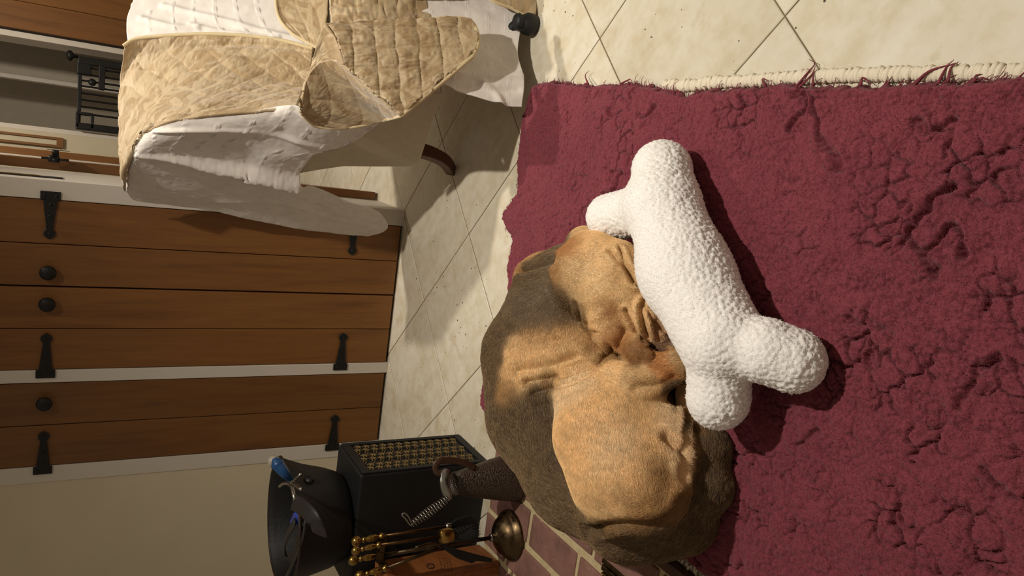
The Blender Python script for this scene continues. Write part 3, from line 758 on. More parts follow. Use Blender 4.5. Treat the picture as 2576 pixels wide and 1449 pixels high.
dog = root('dog', at(1480, 1000, 0), 'large tan dog with a dark saddle asleep curled on the maroon rug', 'dog')
body = mk('body', V, Q, M['coat'], dog, smooth=True)
ca = body.data.attributes.new('coat', 'FLOAT_COLOR', 'POINT'); ca.data.foreach_set('color', np.c_[coat, np.ones(len(V))].astype(np.float32).ravel())
flow = [(1300, 720, -.8, .5), (1260, 800, -.3, 1), (1380, 720, -.9, .5), (1400, 780, -.5, .8), (1340, 850, -.2, 1), (1450, 860, .2, 1), (1300, 940, -.1, 1), (1400, 930, .1, 1), (1250, 1000, .15, 1), (1330, 1050, .2, 1), (1300, 1150, .5, .9), (1370, 1230, .6, .8), (1460, 1320, 1, .5), (1560, 1350, 1, .1), (1650, 1350, 1, -.1),
        (1450, 1050, .1, 1), (1540, 1000, .3, .9), (1540, 1120, .15, 1), (1600, 1200, .3, .9), (1500, 1240, .3, 1), (1600, 1280, .8, .5), (1640, 1100, .2, 1), (1690, 1080, .1, 1), (1650, 1020, .3, .8), (1720, 1310, 1, -.4), (1790, 1240, .3, -1), (1795, 1150, .0, -1), (1750, 1060, -.3, -1), (1730, 1000, -.2, -1),
        (1500, 690, -.8, -.3), (1560, 740, -.6, -.7), (1620, 800, -.6, -.7), (1560, 840, .7, .7), (1600, 880, .8, .5), (1650, 910, .9, -.3), (1580, 960, .9, -.3), (1460, 620, -.5, .3), (1470, 760, -.6, .6)]
fp, fd = [], []
for x, y, dx, dy in flow:
    h_ = hit(x, y)
    if h_ is None: continue
    a, b = at(x, y, h_[2]), at(x+dx*10, y+dy*10, h_[2]); v_ = b-a; fp.append(h_); fd.append(v_/np.linalg.norm(v_))
fp, fd = np.array(fp), np.array(fd)
fc = V[Q].mean(1); vis = ((C0-fc)*vnormals(V, Q)[Q[:, 0]]).sum(1) > -.25
Fp, Fn, fi, fw = scatter(V, Q, 260000, vis & (fc[:, 2] > .02))
fcol = (coat[Q[fi]]*fw[..., None]).sum(1)
dirs = np.zeros_like(Fp); ws = np.zeros(len(Fp))
for p_, d_ in zip(fp, fd):
    w = 1/(((Fp-p_)**2).sum(1)+.0006)**2; dirs += w[:, None]*d_; ws += w
dirs /= ws[:, None]; dirs += rng.normal(size=dirs.shape)*.20
dirs -= Fn*(dirs*Fn).sum(1)[:, None]; dirs /= np.linalg.norm(dirs, axis=1)[:, None]+1e-9
lum = fcol.mean(1); agouti = np.clip(1.2-lum*4.5, 0, 1)*(rng.random(len(Fp)) < .36)
fcol = fcol*(1-.30*agouti[:, None])+TAN*.30*agouti[:, None]
fcol *= (1+.16*fbm(Fp*np.array([1, .5, 1]), .010, 2, 77))[:, None]
tailw = np.exp(-(((Fp-at(1770, 1220, .08))**2).sum(1))/.02)
backw = np.clip(1.15-lum*3.2, 0, 1)
headw = np.exp(-(((Fp-at(1550, 760, .14))**2).sum(1))/.016)
L = ((.0048+.0026*rng.random(len(Fp)))*(1+1.4*tailw+.9*backw)*(1-.45*headw))[:, None]
S = np.stack([Fp-Fn*.001, Fp+dirs*L*.45+Fn*L*.16, Fp+dirs*L+Fn*L*.10], 1)
tag(strands('short_fur', S, M['fur'], dog, .00021, fcol), kind='stuff')
# nose leather and the closed eye
h_ = hit(1692, 866); 
if h_ is not None:
    nb = MB().lathe([(.002, -.009), (.008, -.008), (.011, -.003), (.010, .003), (.006, .007), (.001, .008)], h_+np.array([.0, .0, -.006]), (.2, -.9, .35), 14)
    nb.build('nose', simple('nose_leather', (104, 78, 64), .45, bump=.4, bscale=400), dog, smooth=True)
L = hitline(((1598, 716), (1610, 724), (1624, 724)), 8)
if len(L) > 3:
    MB().tube(L+np.array([0, 0, .001]), .0016, 6).build('closed_eyelid', simple('eyelid', (48, 30, 22), .5), dog, smooth=True)

# ------------------------------------------------------------------ plush bone
bn = Implicit((-.45, .66, .005), (.50, 1.80, .32), .0032)
for ch_, k_ in BONE: bn.chain(ch_, k=k_)
BV, BQ = bn.mesh(); BV = relax(BV, BQ, 3); BN = vnormals(BV, BQ)
f1, f2 = worley(BV+np.stack([fbm(BV, .012, 2, 1), fbm(BV, .012, 2, 2), fbm(BV, .012, 2, 3)], 1)*.0020, .0085, 5, True)
steep = np.clip(1.15-BN@np.array([0, .3, .95]), .25, 1.2)
BV = BV+BN*((.0027*(1-f1**2)-.0020*np.exp(-((f2-f1)/.13)**2))*(.45+.75*steep)+.0012*fbm(BV, .05, 2, 4))[:, None]
def mat_sherpa():
    t = NT('white_sherpa'); v = t.coord('Object'); n = t.noise(v, 300, 3, .6)
    col = t.ramp(n, [(.3, srgb((240, 234, 226))), (.7, srgb((252, 249, 245)))])
    s = t.ramp(t.noise(v, 900, 2), [(.72, (0, 0, 0)), (.76, (1, 1, 1))])
    return t.out(t.mix(s, col, srgb((214, 200, 184))), .95, t.bump(n, .5, .002), spec=.1, sheen=.3)
M['sherpa'] = mat_sherpa()
bone = root('plush_bone', (n1[0], n1[1], .03), 'white fleecy bone shaped plush toy leaning over the dog on the rug', 'toy')
mk('plush', BV, BQ, M['sherpa'], bone, smooth=True)
Bp, Bn_, _, _ = scatter(BV, BQ, 40000)
d = rng.normal(size=Bp.shape); d /= np.linalg.norm(d, axis=1)[:, None]; d2 = rng.normal(size=Bp.shape); d2 /= np.linalg.norm(d2, axis=1)[:, None]
S = np.stack([Bp-Bn_*.001, Bp+Bn_*.0007+d*.0006, Bp+Bn_*.0008+d*.0013, Bp+Bn_*.0003+d*.0012+d2*.0010], 1)
tag(strands('fleece_curls', S, M['sherpa'], bone, .00017), kind='stuff')
# ------------------------------------------------------------------ the armchair
KF = np.array([.36, -.93, 0]); KF /= np.linalg.norm(KF); KS = np.array([-KF[1], KF[0], 0]); KO = np.array([.37, 2.26, 0])
def cs(a, b, z): return KO+KS*a+KF*b+UZ*z
def cside(px, py, a): return atP(px, py, KO+KS*a, KS)
def cfront(px, py, b): return atP(px, py, KO+KF*b, KF)
_bk = KF*.43+UZ*.22; _bk /= np.linalg.norm(_bk)
def cback(px, py, d=0.0): return atP(px, py, cs(0, -.14, .98)+_bk*d, _bk)
def mat_linen(name, c, w=900, sheen=.2, rough=.85, bstr=.25):
    t = NT(name); v = t.coord('Object'); n = t.noise(v, 25, 5); c = srgb(c)
    col = t.ramp(n, [(.3, tuple(x*.92 for x in c)), (.7, tuple(min(1, x*1.05) for x in c))])
    return t.out(col, rough, t.bump(t.noise(v, w, 3, .6), bstr, .002), spec=.2, sheen=sheen)
M['throw'] = mat_linen('white_cotton', (222, 214, 206), 700)
M['uphol'] = mat_linen('beige_upholstery', (188, 176, 152), 420, .1, .8, .5)
def mat_quilt():
    t = NT('tan_damask'); uv = t.n('ShaderNodeTexCoord').outputs['UV']
    n0 = t.noise(uv, 9, 2, .5)
    wv = t.n('ShaderNodeTexVoronoi', _feature='DISTANCE_TO_EDGE'); wv.inputs['Scale'].default_value = 8; 
    mixv = t.n('ShaderNodeMix', _data_type='VECTOR'); mixv.inputs[0].default_value = .09
    nz = t.n('ShaderNodeTexNoise'); nz.inputs['Scale'].default_value = 7; nz.inputs['Detail'].default_value = 2; t.l(uv, nz.inputs['Vector'])
    t.l(uv, mixv.inputs[4]); t.l(nz.outputs['Color'], mixv.inputs[5]); t.l(mixv.outputs[1], wv.inputs['Vector'])
    ln = t.ramp(wv.outputs['Distance'], [(.0, (1, 1, 1)), (.05, (1, 1, 1)), (.075, (0, 0, 0))])
    pt = t.ramp(t.noise(mixv.outputs[1], 11, 2, .5, 2.4), [(.54, (0, 0, 0)), (.58, (1, 1, 1))])
    mx = t.n('ShaderNodeMath', _operation='MAXIMUM'); t.l(ln, mx.inputs[0]); t.l(pt, mx.inputs[1])
    ml = t.n('ShaderNodeMath', _operation='MULTIPLY'); t.l(mx.outputs[0], ml.inputs[0]); ml.inputs[1].default_value = .55
    base = t.ramp(t.noise(uv, 30, 4), [(.3, srgb((152, 127, 92))), (.7, srgb((171, 145, 108)))])
    col = t.mix(ml.outputs[0], base, srgb((192, 172, 138)))
    return t.out(col, t.ramp(mx.outputs[0], [(0, (.46,)*3), (1, (.56,)*3)]), t.bump(t.noise(uv, 160, 3, .6), .2, .003), spec=.35, sheen=.3)
M['quilt'] = mat_quilt(); M['binding'] = mat_linen('cream_binding', (206, 186, 146), 500)
chair = root('armchair', cs(.3, .2, 0), 'high backed beige armchair draped with a white throw and tan quilted covers', 'armchair')
low = [(.06, .165), (.012, .18), (-.012, .28), (-.034, .385), (-.072, .45), (-.110, .505), (.02, .52), (.20, .51), (.31, .49), (.34, .45), (.37, .40), (.42, .25), (.35, .235)]
wing = [(-.120, .50), (-.25, .75), (-.350, .935), (-.335, .955), (-.30, .96), (-.24, .955), (-.18, .93), (-.13, .88), (-.06, .77), (.0, .64), (.04, .54), (.03, .50)]
for a0, a1 in ((.001, .066), (.595, .066)):
    MB().prism([cs(a0, b, z) for b, z in low], KS*.11).build('side_panel', M['uphol'], chair, bevel=.006, seg=3)
    MB().prism([cs(a1, b, z) for b, z in wing], KS*.07).build('wing', M['uphol'], chair, bevel=.01, seg=3)
bp = [(.0, .30), (-.018, .385), (-.112, .52), (-.24, .75), (-.345, .95), (-.32, .966), (-.20, .968), (-.165, .95), (.04, .50), (.06, .40)]
MB().prism([cs(.114, b, z) for b, z in bp], KS*.486).build('backrest', M['uphol'], chair, bevel=.01, seg=3)
sp2 = [(.0, .25), (.02, .45), (.42, .46), (.455, .43), (.45, .24), (.3, .22)]
MB().prism([cs(.114, b, z) for b, z in sp2], KS*.486).build('seat', M['uphol'], chair, bevel=.02, seg=3)
# sabre rear legs, turned front feet
def sabre(a):
    L = spline([cs(a, .065, .185), cs(a, .055, .13), cs(a, .02, .06), cs(a, -.042, .004)], 10)
    return MB().tube(L, [.030, .030, .029, .028, .027, .026, .025, .024, .023, .022], 4, upv=(.7, .7, 0)).build('leg', M['dark_wood'], chair, bevel=.004)
sabre(.035); sabre(.66)
bf = [(.016, 0), (.026, .004), (.031, .018), (.030, .034), (.022, .046), (.018, .052), (.024, .058), (.020, .066), (.010, .07)]
def foot(p, back):
    m = MB().lathe(bf, p, n=20); p = np.asarray(p, float)
    m.tube([p+UZ*.055, p+UZ*.075+back*.7, p+UZ*.10+back*.95, p+UZ*.26+back], .014, 10)
    return m.build('leg', M['black'], chair, smooth=True)
c1_ = at(1326, 60, .028)
foot(np.array([c1_[0], c1_[1], 0]), KF*-.15)
foot(cs(.13, .41, 0), KF*-.03)
foot(np.array([c1_[0], c1_[1], 0])+KS*.40, KF*-.15)

def cloth(name, G, mat, parent, disp=None, thick=.004, uvs=None, smooth=True):
    nv_, nu_ = G.shape[:2]; N_ = gnormals(G); N_, s = toward_cam(G, N_)
    if disp is not None: G = G+N_*disp[..., None]
    F = gfaces(nv_, nu_)
    if s < 0: F = F[:, ::-1]
    o = mk(name, G.reshape(-1, 3), F, mat, parent, smooth=smooth, solid=thick)
    if uvs is not None:
        uv = o.data.uv_layers.new(name='UVMap'); u = uvs.reshape(-1, 2); li = np.zeros(len(o.data.loops), np.int32); o.data.loops.foreach_get('vertex_index', li)
        uv.data.foreach_set('uv', u[li].astype(np.float32).ravel())
    return o
def arcuv(G):
    u = np.linalg.norm(np.diff(G, axis=1), axis=2).mean(0); v = np.linalg.norm(np.diff(G, axis=0), axis=2).mean(1)
    U = np.r_[0, np.cumsum(u)]; Vv = np.r_[0, np.cumsum(v)]
    return np.stack(np.broadcast_arrays(U[None, :], Vv[:, None]), -1)
def quiltd(uv, cell, amp, diag=True, rot=0.0, seed=0, ew=.012):
    P_ = p3(uv[..., 0].ravel(), uv[..., 1].ravel())
    w = .10*cell
    x = uv[..., 0]+(w*fbm(P_, .05, 2, seed+1)).reshape(uv.shape[:2]); y = uv[..., 1]+(w*fbm(P_, .05, 2, seed+2)).reshape(uv.shape[:2])
    c, s = math.cos(rot), math.sin(rot); x, y = c*x-s*y, s*x+c*y
    if diag: x, y = (x+y)/math.sqrt(2), (x-y)/math.sqrt(2)
    h = np.abs(np.sin(math.pi*x/cell)*np.sin(math.pi*y/cell))**.30
    wr = (fbm(P_, .03, 3, seed+5)*.22+np.abs(vnoise(P_*np.array([1, 2.2, 1]), .016, seed+8))*.20).reshape(uv.shape[:2])
    return amp*(h*(1+wr)+.5*wr)
def tuftlines(uv, ax, pitch, amp, off=0, seed=0):
    q = uv[..., ax]; o = uv[..., 1-ax]
    P_ = p3(uv[..., 0].ravel(), uv[..., 1].ravel()); q = q+(.004*fbm(P_, .12, 2, seed)).reshape(q.shape)
    m = ((q-off) % pitch); d1, d2 = np.abs(m-pitch/2-.003), np.abs(m-pitch/2+.003)
    l = np.exp(-(d1/.0016)**2)+np.exp(-(d2/.0016)**2)
    return amp*l*(.6+.5*np.sin(o/.0045+3*np.sin(o*31)))*(vnoise(P_, .03, seed+3).reshape(q.shape) > -.45)

# ---- white throw
thr = root('white_throw', cs(.1, -.1, .98), 'white tufted cotton throw draped over the armchair back and hanging down its side', 'throw')
Oc = [(318, 482, 0), (318, 430, 0), (328, 378, 0), (350, 345, 0), (400, 314, 0), (480, 295, .004), (620, 281, .012), (745, 266, .015), (800, 318, -.006), (870, 322, -.012), (962, 306, -.014)]
Rc = [(345, 507, 0), (430, 518, -.006), (520, 530, -.012), (620, 550, -.018), (740, 573, -.020), (850, 589, -.016), (925, 594, -.010)]
Hc_ = [(925, 594, -.010), (958, 586, -.01), (976, 570, -.008), (958, 540, -.012), (930, 524, -.016), (880, 508, -.018), (830, 488, -.018), (775, 462, -.016), (753, 441, -.014), (775, 405, -.012), (800, 385, -.012), (880, 364, -.012), (962, 306, -.014)]
sd3 = lambda L: np.array([cside(*q) for q in L])
nuw, nvw = 190, 260
Gw = coons(spline(sd3([Oc[0], (330, 500, 0), Rc[0]]), nuw), spline(sd3(Hc_[::-1]), nuw), spline(sd3(Oc), nvw), spline(sd3(Rc), nvw))
uv = arcuv(Gw); Pf = Gw.reshape(-1, 3)
ridge = spline(sd3([(332, 390, 0), (420, 392, 0), (540, 415, 0), (640, 428, 0), (742, 446, 0)]), 30)
d = poly_dist(Pf, ridge); along = np.clip((Pf-ridge[0])@(ridge[-1]-ridge[0])/((ridge[-1]-ridge[0])@(ridge[-1]-ridge[0])), 0, 1)
wv = (.008+.026*along)
side_ = (Pf-ridge[0])@np.cross(KS, (ridge[-1]-ridge[0])/np.linalg.norm(ridge[-1]-ridge[0]))
fold = .046*np.clip(along*1.15, 0, 1)**.7*np.exp(-np.abs(d/wv)**2.4)
fold2 = .010*np.exp(-(poly_dist(Pf, spline(sd3([(400, 330, 0), (520, 330, 0), (680, 345, 0), (810, 362, 0)]), 20))/.010)**2)
fold3 = .008*np.exp(-(poly_dist(Pf, spline(sd3([(560, 500, 0), (700, 500, 0), (850, 545, 0), (930, 560, 0)]), 20))/.014)**2) - .006*np.exp(-(poly_dist(Pf, spline(sd3([(640, 520, 0), (800, 530, 0), (900, 545, 0)]), 20))/.008)**2)
crk = np.exp(-(d/.035)**2)*along*.0050*vnoise(Pf*np.array([1, 1, 1.0]), .011, 4)
dsp = (fold+fold2+fold3+crk+.0030*fbm(Pf, .10, 3, 6)+.0006*fbm(Pf, .012, 2, 7)).reshape(nvw, nuw)
band = np.exp(-((np.arange(nuw)/nuw)[None, :]/.42)**2)
dsp += tuftlines(uv, 1, .072, .0036, .02, 3)*band
# the edge beside the quilt rolls back round the wing
roll = np.clip(1-(np.arange(nuw)/nuw)/.16, 0, 1)**1.7*.055
vdir = (Gw-C0)/np.linalg.norm(Gw-C0, axis=2)[..., None]
Gw = Gw+vdir*(roll[None, :]*np.clip(np.linspace(0, 1, nvw)/.16, 0, 1)[:, None]**.7*np.clip((.77-np.linspace(0, 1, nvw))/.08, 0, 1)[:, None])[..., None]
cloth('side_drape', Gw, M['throw'], thr, dsp, .003, uv)
# white over the back itself
B1 = [(322, 104), (318, 75), (320, 40), (335, 5), (350, -40)]; B2 = [(790, 120), (742, 88), (720, 40), (712, -10), (705, -90)]
bk3 = lambda L, dd=0: np.array([cback(*q, dd) for q in L])
Gb = coons(spline(bk3([(322, 112), (480, 100), (640, 104), (790, 124)], -.012), 150), spline(bk3([(350, -60), (500, -70), (705, -90)], -.012), 150),
           spline(bk3([(322, 112), (318, 75), (320, 40), (335, 0), (350, -60)], -.012), 110), spline(bk3([(790, 124), (750, 88), (726, 40), (712, -10), (705, -90)], -.012), 110))
uv = arcuv(Gb); Pf = Gb.reshape(-1, 3)
dd = .0035*fbm(Pf, .09, 3, 16)
for ln in (((355, 45), (430, 65), (500, 70)), ((410, 12), (520, 40), (640, 72), (760, 100)), ((480, 60), (560, 80), (700, 96))):
    dd += .007*np.exp(-(poly_dist(Pf, spline(bk3(ln, -.012), 20))/.009)**2)
cloth('back_drape', Gb, M['throw'], thr, dd.reshape(110, 150)+tuftlines(uv, 0, .066, .0034, .03, 5), .003, uv)
# white sheet hanging over the front
fr3 = lambda L: np.array([cfront(x, y, b) for x, y, b in L])
Gs = coons(spline(fr3([(1040, -60, .47), (1160, -60, .50), (1290, -60, .545)]), 130), spline(fr3([(1072, 190, .48), (1130, 216, .49), (1190, 240, .50), (1270, 266, .51), (1312, 270, .52)]), 130),
           spline(fr3([(1040, -60, .47), (1060, 20, .47), (1070, 100, .475), (1072, 190, .48)]), 150), spline(fr3([(1290, -60, .545), (1303, -10, .545), (1310, 60, .54), (1304, 130, .53), (1318, 200, .53), (1312, 270, .52)]), 150))
uv = arcuv(Gs); Pf = Gs.reshape(-1, 3); dd = .0045*fbm(Pf, .10, 3, 26)
for ln, a_ in ((((1140, 190, .49), (1220, 195, .50), (1310, 190, .53)), .008), (((1215, 215, .5), (1240, 235, .5), (1260, 262, .51)), .010), (((1150, 225, .49), (1230, 230, .5), (1300, 228, .52)), -.006)):
    dd += a_*np.exp(-(poly_dist(Pf, spline(fr3(ln), 20))/.012)**2)
gw = tuftlines(uv, 0, .052, .0012, .0, 8)+tuftlines(uv, 1, .06, .0009, .01, 9)
cloth('front_drape', Gs, M['throw'], thr, dd.reshape(150, 130)+gw+.008*np.sin(uv[..., 1]/.05)*np.clip(uv[..., 0]/.25-.4, 0, 1), .003, uv)

# ---- tan quilted covers
qlt = root('quilted_cover', cs(.15, -.1, .99), 'tan diamond quilted damask cover lying down the armchair back', 'chair cover')
O3 = sd3(Oc[:8]); O3 = O3 - KF*.0 + (C0-O3)/np.linalg.norm(C0-O3, axis=1)[:, None]*-(.048*np.array([0, .5, .9, 1, 1, 1, 1, 1]))[:, None]
top = [(306, 484), (296, 450), (294, 380), (296, 300), (302, 200), (312, 118)]
topc = spline(np.vstack([sd3([(306, 486, 0)]), np.array([atP(x, y, cs(0, -.20, .99), KF) for x, y in top[1:-1]]), bk3([top[-1]], .004)]), 130)
c1q = spline(np.vstack([O3[-1:], bk3([(765, 220), (780, 170), (788, 124)], .004)]), 130)
d1q = spline(bk3([(312, 118), (345, 100), (420, 92), (520, 88), (620, 92), (710, 104), (788, 124)], .012), 230)
Gq = coons(topc, c1q, spline(O3, 230), d1q)
# let the middle sink onto the back of the chair
uu = np.linspace(0, 1, 130)[None, :]; vv_ = np.linspace(0, 1, 230)[:, None]
uv = arcuv(Gq); q = quiltd(uv, .066, .0052, True, .12, 40)*np.clip(np.linspace(0, 1, 130)/.10, .12, 1)[None, :]
Pf = Gq.reshape(-1, 3); q = q+(.003*fbm(Pf, .08, 2, 33)).reshape(230, 130)
for ln in (((330, 130), (480, 118), (620, 112), (760, 125)),): 
    q = q-(.012*np.exp(-(poly_dist(Pf, spline(bk3(ln, .01), 20))/.010)**2)).reshape(230, 130)
cloth('quilt_panel', Gq, M['quilt'], qlt, q, .008, uv)
MB().tube(d1q+_bk*.004, .006, 8).build('binding', M['binding'], qlt, smooth=True)
# fragment turned over the seat back and the seat itself
Gf = coons(spline(bk3([(735, 84), (765, 100), (800, 120)], .02), 60), spline(bk3([(700, -80), (760, -80), (832, -80)], .03), 60), spline(bk3([(735, 84), (706, 50), (695, 15), (700, -80)], .02), 70), spline(bk3([(800, 120), (820, 60), (826, 0), (832, -80)], .03), 70))
uv = arcuv(Gf); cloth('quilt_flap', Gf, M['quilt'], qlt, quiltd(uv, .05, .005, True, .4, 60), .008, uv)
MB().tube(spline(bk3([(700, -80), (694, 0), (704, 48), (735, 84), (765, 102), (800, 121)], .024), 40), .005, 8).build('binding', M['binding'], qlt, smooth=True)
seatq = root('seat_cover', cs(.3, .47, .4), 'tan ruffled quilted cover hanging off the seat front at the photo edge', 'chair cover')
Gt = coons(spline(np.array([cfront(x, y, b) for x, y, b in ((836, 62, .42), (930, 66, .46), (1085, 52, .47))]), 120), spline(np.array([cfront(x, y, b) for x, y, b in ((840, -110, .42), (930, -110, .46), (1050, -110, .47))]), 120),
           spline(np.array([cfront(x, y, .42) for x, y in ((836, 62), (832, 0), (840, -110))]), 80), spline(np.array([cfront(x, y, .47) for x, y in ((1085, 52), (1068, 0), (1050, -110))]), 80))
uv = arcuv(Gt); Pf = p3(uv[..., 0].ravel(), uv[..., 1].ravel())
ruff = (.006*np.abs(vnoise(Pf*np.array([1.0, .35, 1]), .014, 66))).reshape(80, 120)
cloth('quilt_panel', Gt, M['quilt'], seatq, quiltd(uv, .055, .006, False, .1, 70)+ruff, .008, uv)

arm = root('arm_cover', cs(.05, .45, .58), 'tan square quilted arm cover with a turned up corner on the armchair arm', 'chair cover')
# outer side, falling from the arm top to the hem
e_top = [cside(757, 268, -.018), cside(764, 225, .0), cfront(785, 165, .34), cfront(812, 85, .44), cfront(822, 58, .47)]
tl = np.array([cside(757, 268, -.02), cside(762, 232, .005), cside(776, 190, .03), cside(800, 160, .055), cside(835, 150, .05), cside(868, 163, .02)])
hem = np.array([cside(762, 290, -.022), cside(800, 318, -.026), cside(880, 320, -.030), cside(950, 306, -.034), cfront(1010, 291, .44)])
diag = np.array([cfront(868, 163, .45), cfront(930, 222, .455), cfront(1010, 291, .46)])
tl[-1] = diag[0]; hem[-1] = diag[-1]
Ga = coons(spline(tl, 110), spline(hem, 110), spline(np.array([tl[0], cside(756, 280, -.024), hem[0]]), 90), spline(diag, 90))
uv = arcuv(Ga); cloth('side_flap', Ga, M['quilt'], arm, quiltd(uv, .066, .005, True, .1, 80), .008, uv)
MB().tube(spline(hem, 60), .0055, 8).build('binding', M['binding'], arm, smooth=True)
# arm top
ta = np.array([cside(757, 268, -.016), cside(762, 232, .008), cside(776, 190, .033), cside(800, 160, .058), cside(835, 150, .053), cfront(868, 163, .452)])
tb = np.array([cside(770, 240, .03), cfront(778, 200, .30), cfront(790, 140, .38), cfront(802, 95, .43), cfront(812, 72, .455), cfront(822, 60, .47)])
Gt2 = coons(spline(ta, 80), spline(tb, 80), spline(np.array([ta[0], tb[0]]), 40), spline(np.array([diag[0], cfront(850, 105, .465), tb[-1]]), 40))
uv = arcuv(Gt2); cloth('arm_top', Gt2, M['quilt'], arm, quiltd(uv, .06, .005, False, .1, 90), .008, uv)
# front flap, lit, with its rounded corner
fl = [(822, 60, .47), (900, 56, .49), (1000, 52, .515), (1100, 48, .545), (1160, 47, .56), (1188, 58, .565), (1202, 90, .57), (1200, 118, .57), (1188, 142, .568)]
lo = np.array([cfront(1010, 291, .463), cfront(1060, 250, .49), cfront(1120, 200, .525), cfront(1188, 142, .568)])
tpf = spline(fr3(fl), 170)
Gl = coons(spline(np.vstack([fr3([fl[0]]), fr3([(850, 105, .466)]), diag[:1]]), 110), spline(lo[::-1], 110), tpf[np.linspace(0, 169, 150).astype(int)], spline(diag+(C0-diag)*.002, 150))
ax1 = fr3([(1100, 50, .545)])[0]-fr3([(850, 58, .475)])[0]; ax1 /= np.linalg.norm(ax1)
ax2 = fr3([(930, 170, .48)])[0]-fr3([(930, 58, .49)])[0]; ax2 -= ax1*(ax1@ax2); ax2 /= np.linalg.norm(ax2)
uvf = np.stack([(Gl-Gl[0, 0])@ax1, (Gl-Gl[0, 0])@ax2], -1)
cloth('front_flap', Gl, M['quilt'], arm, quiltd(uvf, .056, .0115, False, -.06, 100), .009, uvf)
bl = np.vstack([tpf[90:], spline(lo[::-1], 60)])
MB().tube(bl, .006, 8).build('binding', M['binding'], arm, smooth=True)

hc0 = fr3([(1190, -40, .56), (1240, 2, .562), (1290, 22, .565), (1338, 52, .568)])
hr = fr3([(1346, 40, .575), (1350, -10, .578), (1350, -60, .575)])
ht = np.array([cs(.24, .474, .36), cs(.42, .474, .36), cs(.585, .474, .36)])
Gh = coons(spline(hc0, 90), spline(ht, 90), spline(np.vstack([hc0[:1], ht[:1]]), 60), spline(np.vstack([hc0[-1:], hr, ht[-1:]]), 60))
uv = arcuv(Gh); cloth('hem_corner', Gh, M['quilt'], seatq, quiltd(uv, .055, .004, False, .1, 75), .008, uv)
MB().tube(spline(fr3([(1190, -40, .56), (1240, 2, .562), (1290, 22, .565), (1338, 52, .568), (1346, 40, .58)]), 40), .005, 8).build('binding', M['binding'], seatq, smooth=True)
# ------------------------------------------------------------------ fireside things on and behind the hearth
M['brass'] = metal('brass', (168, 134, 74), .28, .35)
M['old_brass'] = metal('tarnished_brass', (96, 78, 56), .34, .4)
M['steel'] = metal('steel', (170, 166, 158), .25, .2)
M['rod'] = metal('dark_rod', (96, 70, 42), .4, .4)
M['relief'] = metal('antique_relief', (168, 146, 104), .42, .35)
M['leather'] = simple('brown_leather', (72, 48, 32), .45, .2, .25, 40)
M['strap'] = simple('dark_strap', (34, 30, 29), .5, 0, .2, 60, .3, 300)
# black coal box
b1, b2 = np.array([-.485, 2.197, 0]), np.array([-.531, 1.992, 0])
bd = b2-b1; BL = np.linalg.norm(bd); bd /= BL; bx = np.array([bd[1], -bd[0], 0]); bx = -bx if bx[0] > 0 else bx     # bd: towards the camera, bx: to the left
BW, BHt = .36, .402
box = root('coal_box', b1+bd*BL/2+bx*BW/2, 'black wooden box with a pierced flower panel on its side, carrying the coal bucket', 'box')
def bb(l, w, z): return b1+bd*l+bx*w+UZ*z
MB().box(bb(BL/2, BW/2, BHt/2), bd*BL/2, bx*BW/2, UZ*BHt/2).build('case', M['black'], box, bevel=.006, seg=3)
fr_ = MB(); t_ = .006
for (l0, l1, z0, z1) in ((0.004, BL-.004, .004, .026), (0.004, BL-.004, BHt-.03, BHt-.006), (.004, .020, .026, BHt-.03), (BL-.020, BL-.004, .026, BHt-.03)):
    fr_.box(bb((l0+l1)/2, -t_/2, (z0+z1)/2), bd*(l1-l0)/2, bx*t_/2, UZ*(z1-z0)/2)
pan = fr_.build('panel_frame', M['black'], box, bevel=.002)
# relief: rows of small flowers between leaf-shaped ribs
flw = MB()
for k in range(6):
    a = k*math.pi/3+math.pi/6; r0, r1 = .0015, .0118
    L = [(r0*math.cos(a), r0*math.sin(a), .0010), ((r0+r1)/2*math.cos(a), (r0+r1)/2*math.sin(a), .0030), (r1*math.cos(a), r1*math.sin(a), .0015)]
    flw.tube(L, [.0012, .0026, .0016], 5, flat=.6)
flw.lathe([(.003, 0), (.0028, .003), (.001, .0045)], (0, 0, 0), n=6)
fm = bpy.data.meshes.new('flower_stud'); fm.from_pydata(flw.V, [], flw.F); fm.materials.append(M['relief'])
rib = MB()
for sgn in (-1, 1):
    rib.tube(spline([(-.013, 0, .001), (0, sgn*.0045, .002), (.013, 0, .001)], 7), [.0007, .0011, .0013, .0013, .0013, .0011, .0007], 4)
rm = bpy.data.meshes.new('leaf_rib'); rm.from_pydata(rib.V, [], rib.F); rm.materials.append(M['relief'])
Rm = Matrix(((bd[0], 0, -bx[0], 0), (bd[1], 0, -bx[1], 0), (0, 1, 0, 0), (0, 0, 0, 1)))
nz_ = 13
for i in range(nz_):
    zc = .042+(BHt-.088)*i/(nz_-1)
    for j, lf in enumerate((.038, .060, .098, .120, .158, .178)):
        o = link('flower_stud', fm, box); p = bb(lf, -.003, zc+(.008 if j % 2 else 0)); o.matrix_world = Matrix.Translation(p)@Rm; o.matrix_parent_inverse = Matrix.Translation(box.location).inverted()
        o.matrix_basis = Matrix.Translation(p)@Rm
    for lf in (.079, .139):
        o = link('leaf_rib', rm, box); p = bb(lf, -.002, zc+.012); o.matrix_basis = Matrix.Translation(p)@Rm@Matrix.Rotation(.5, 4, 'Z')

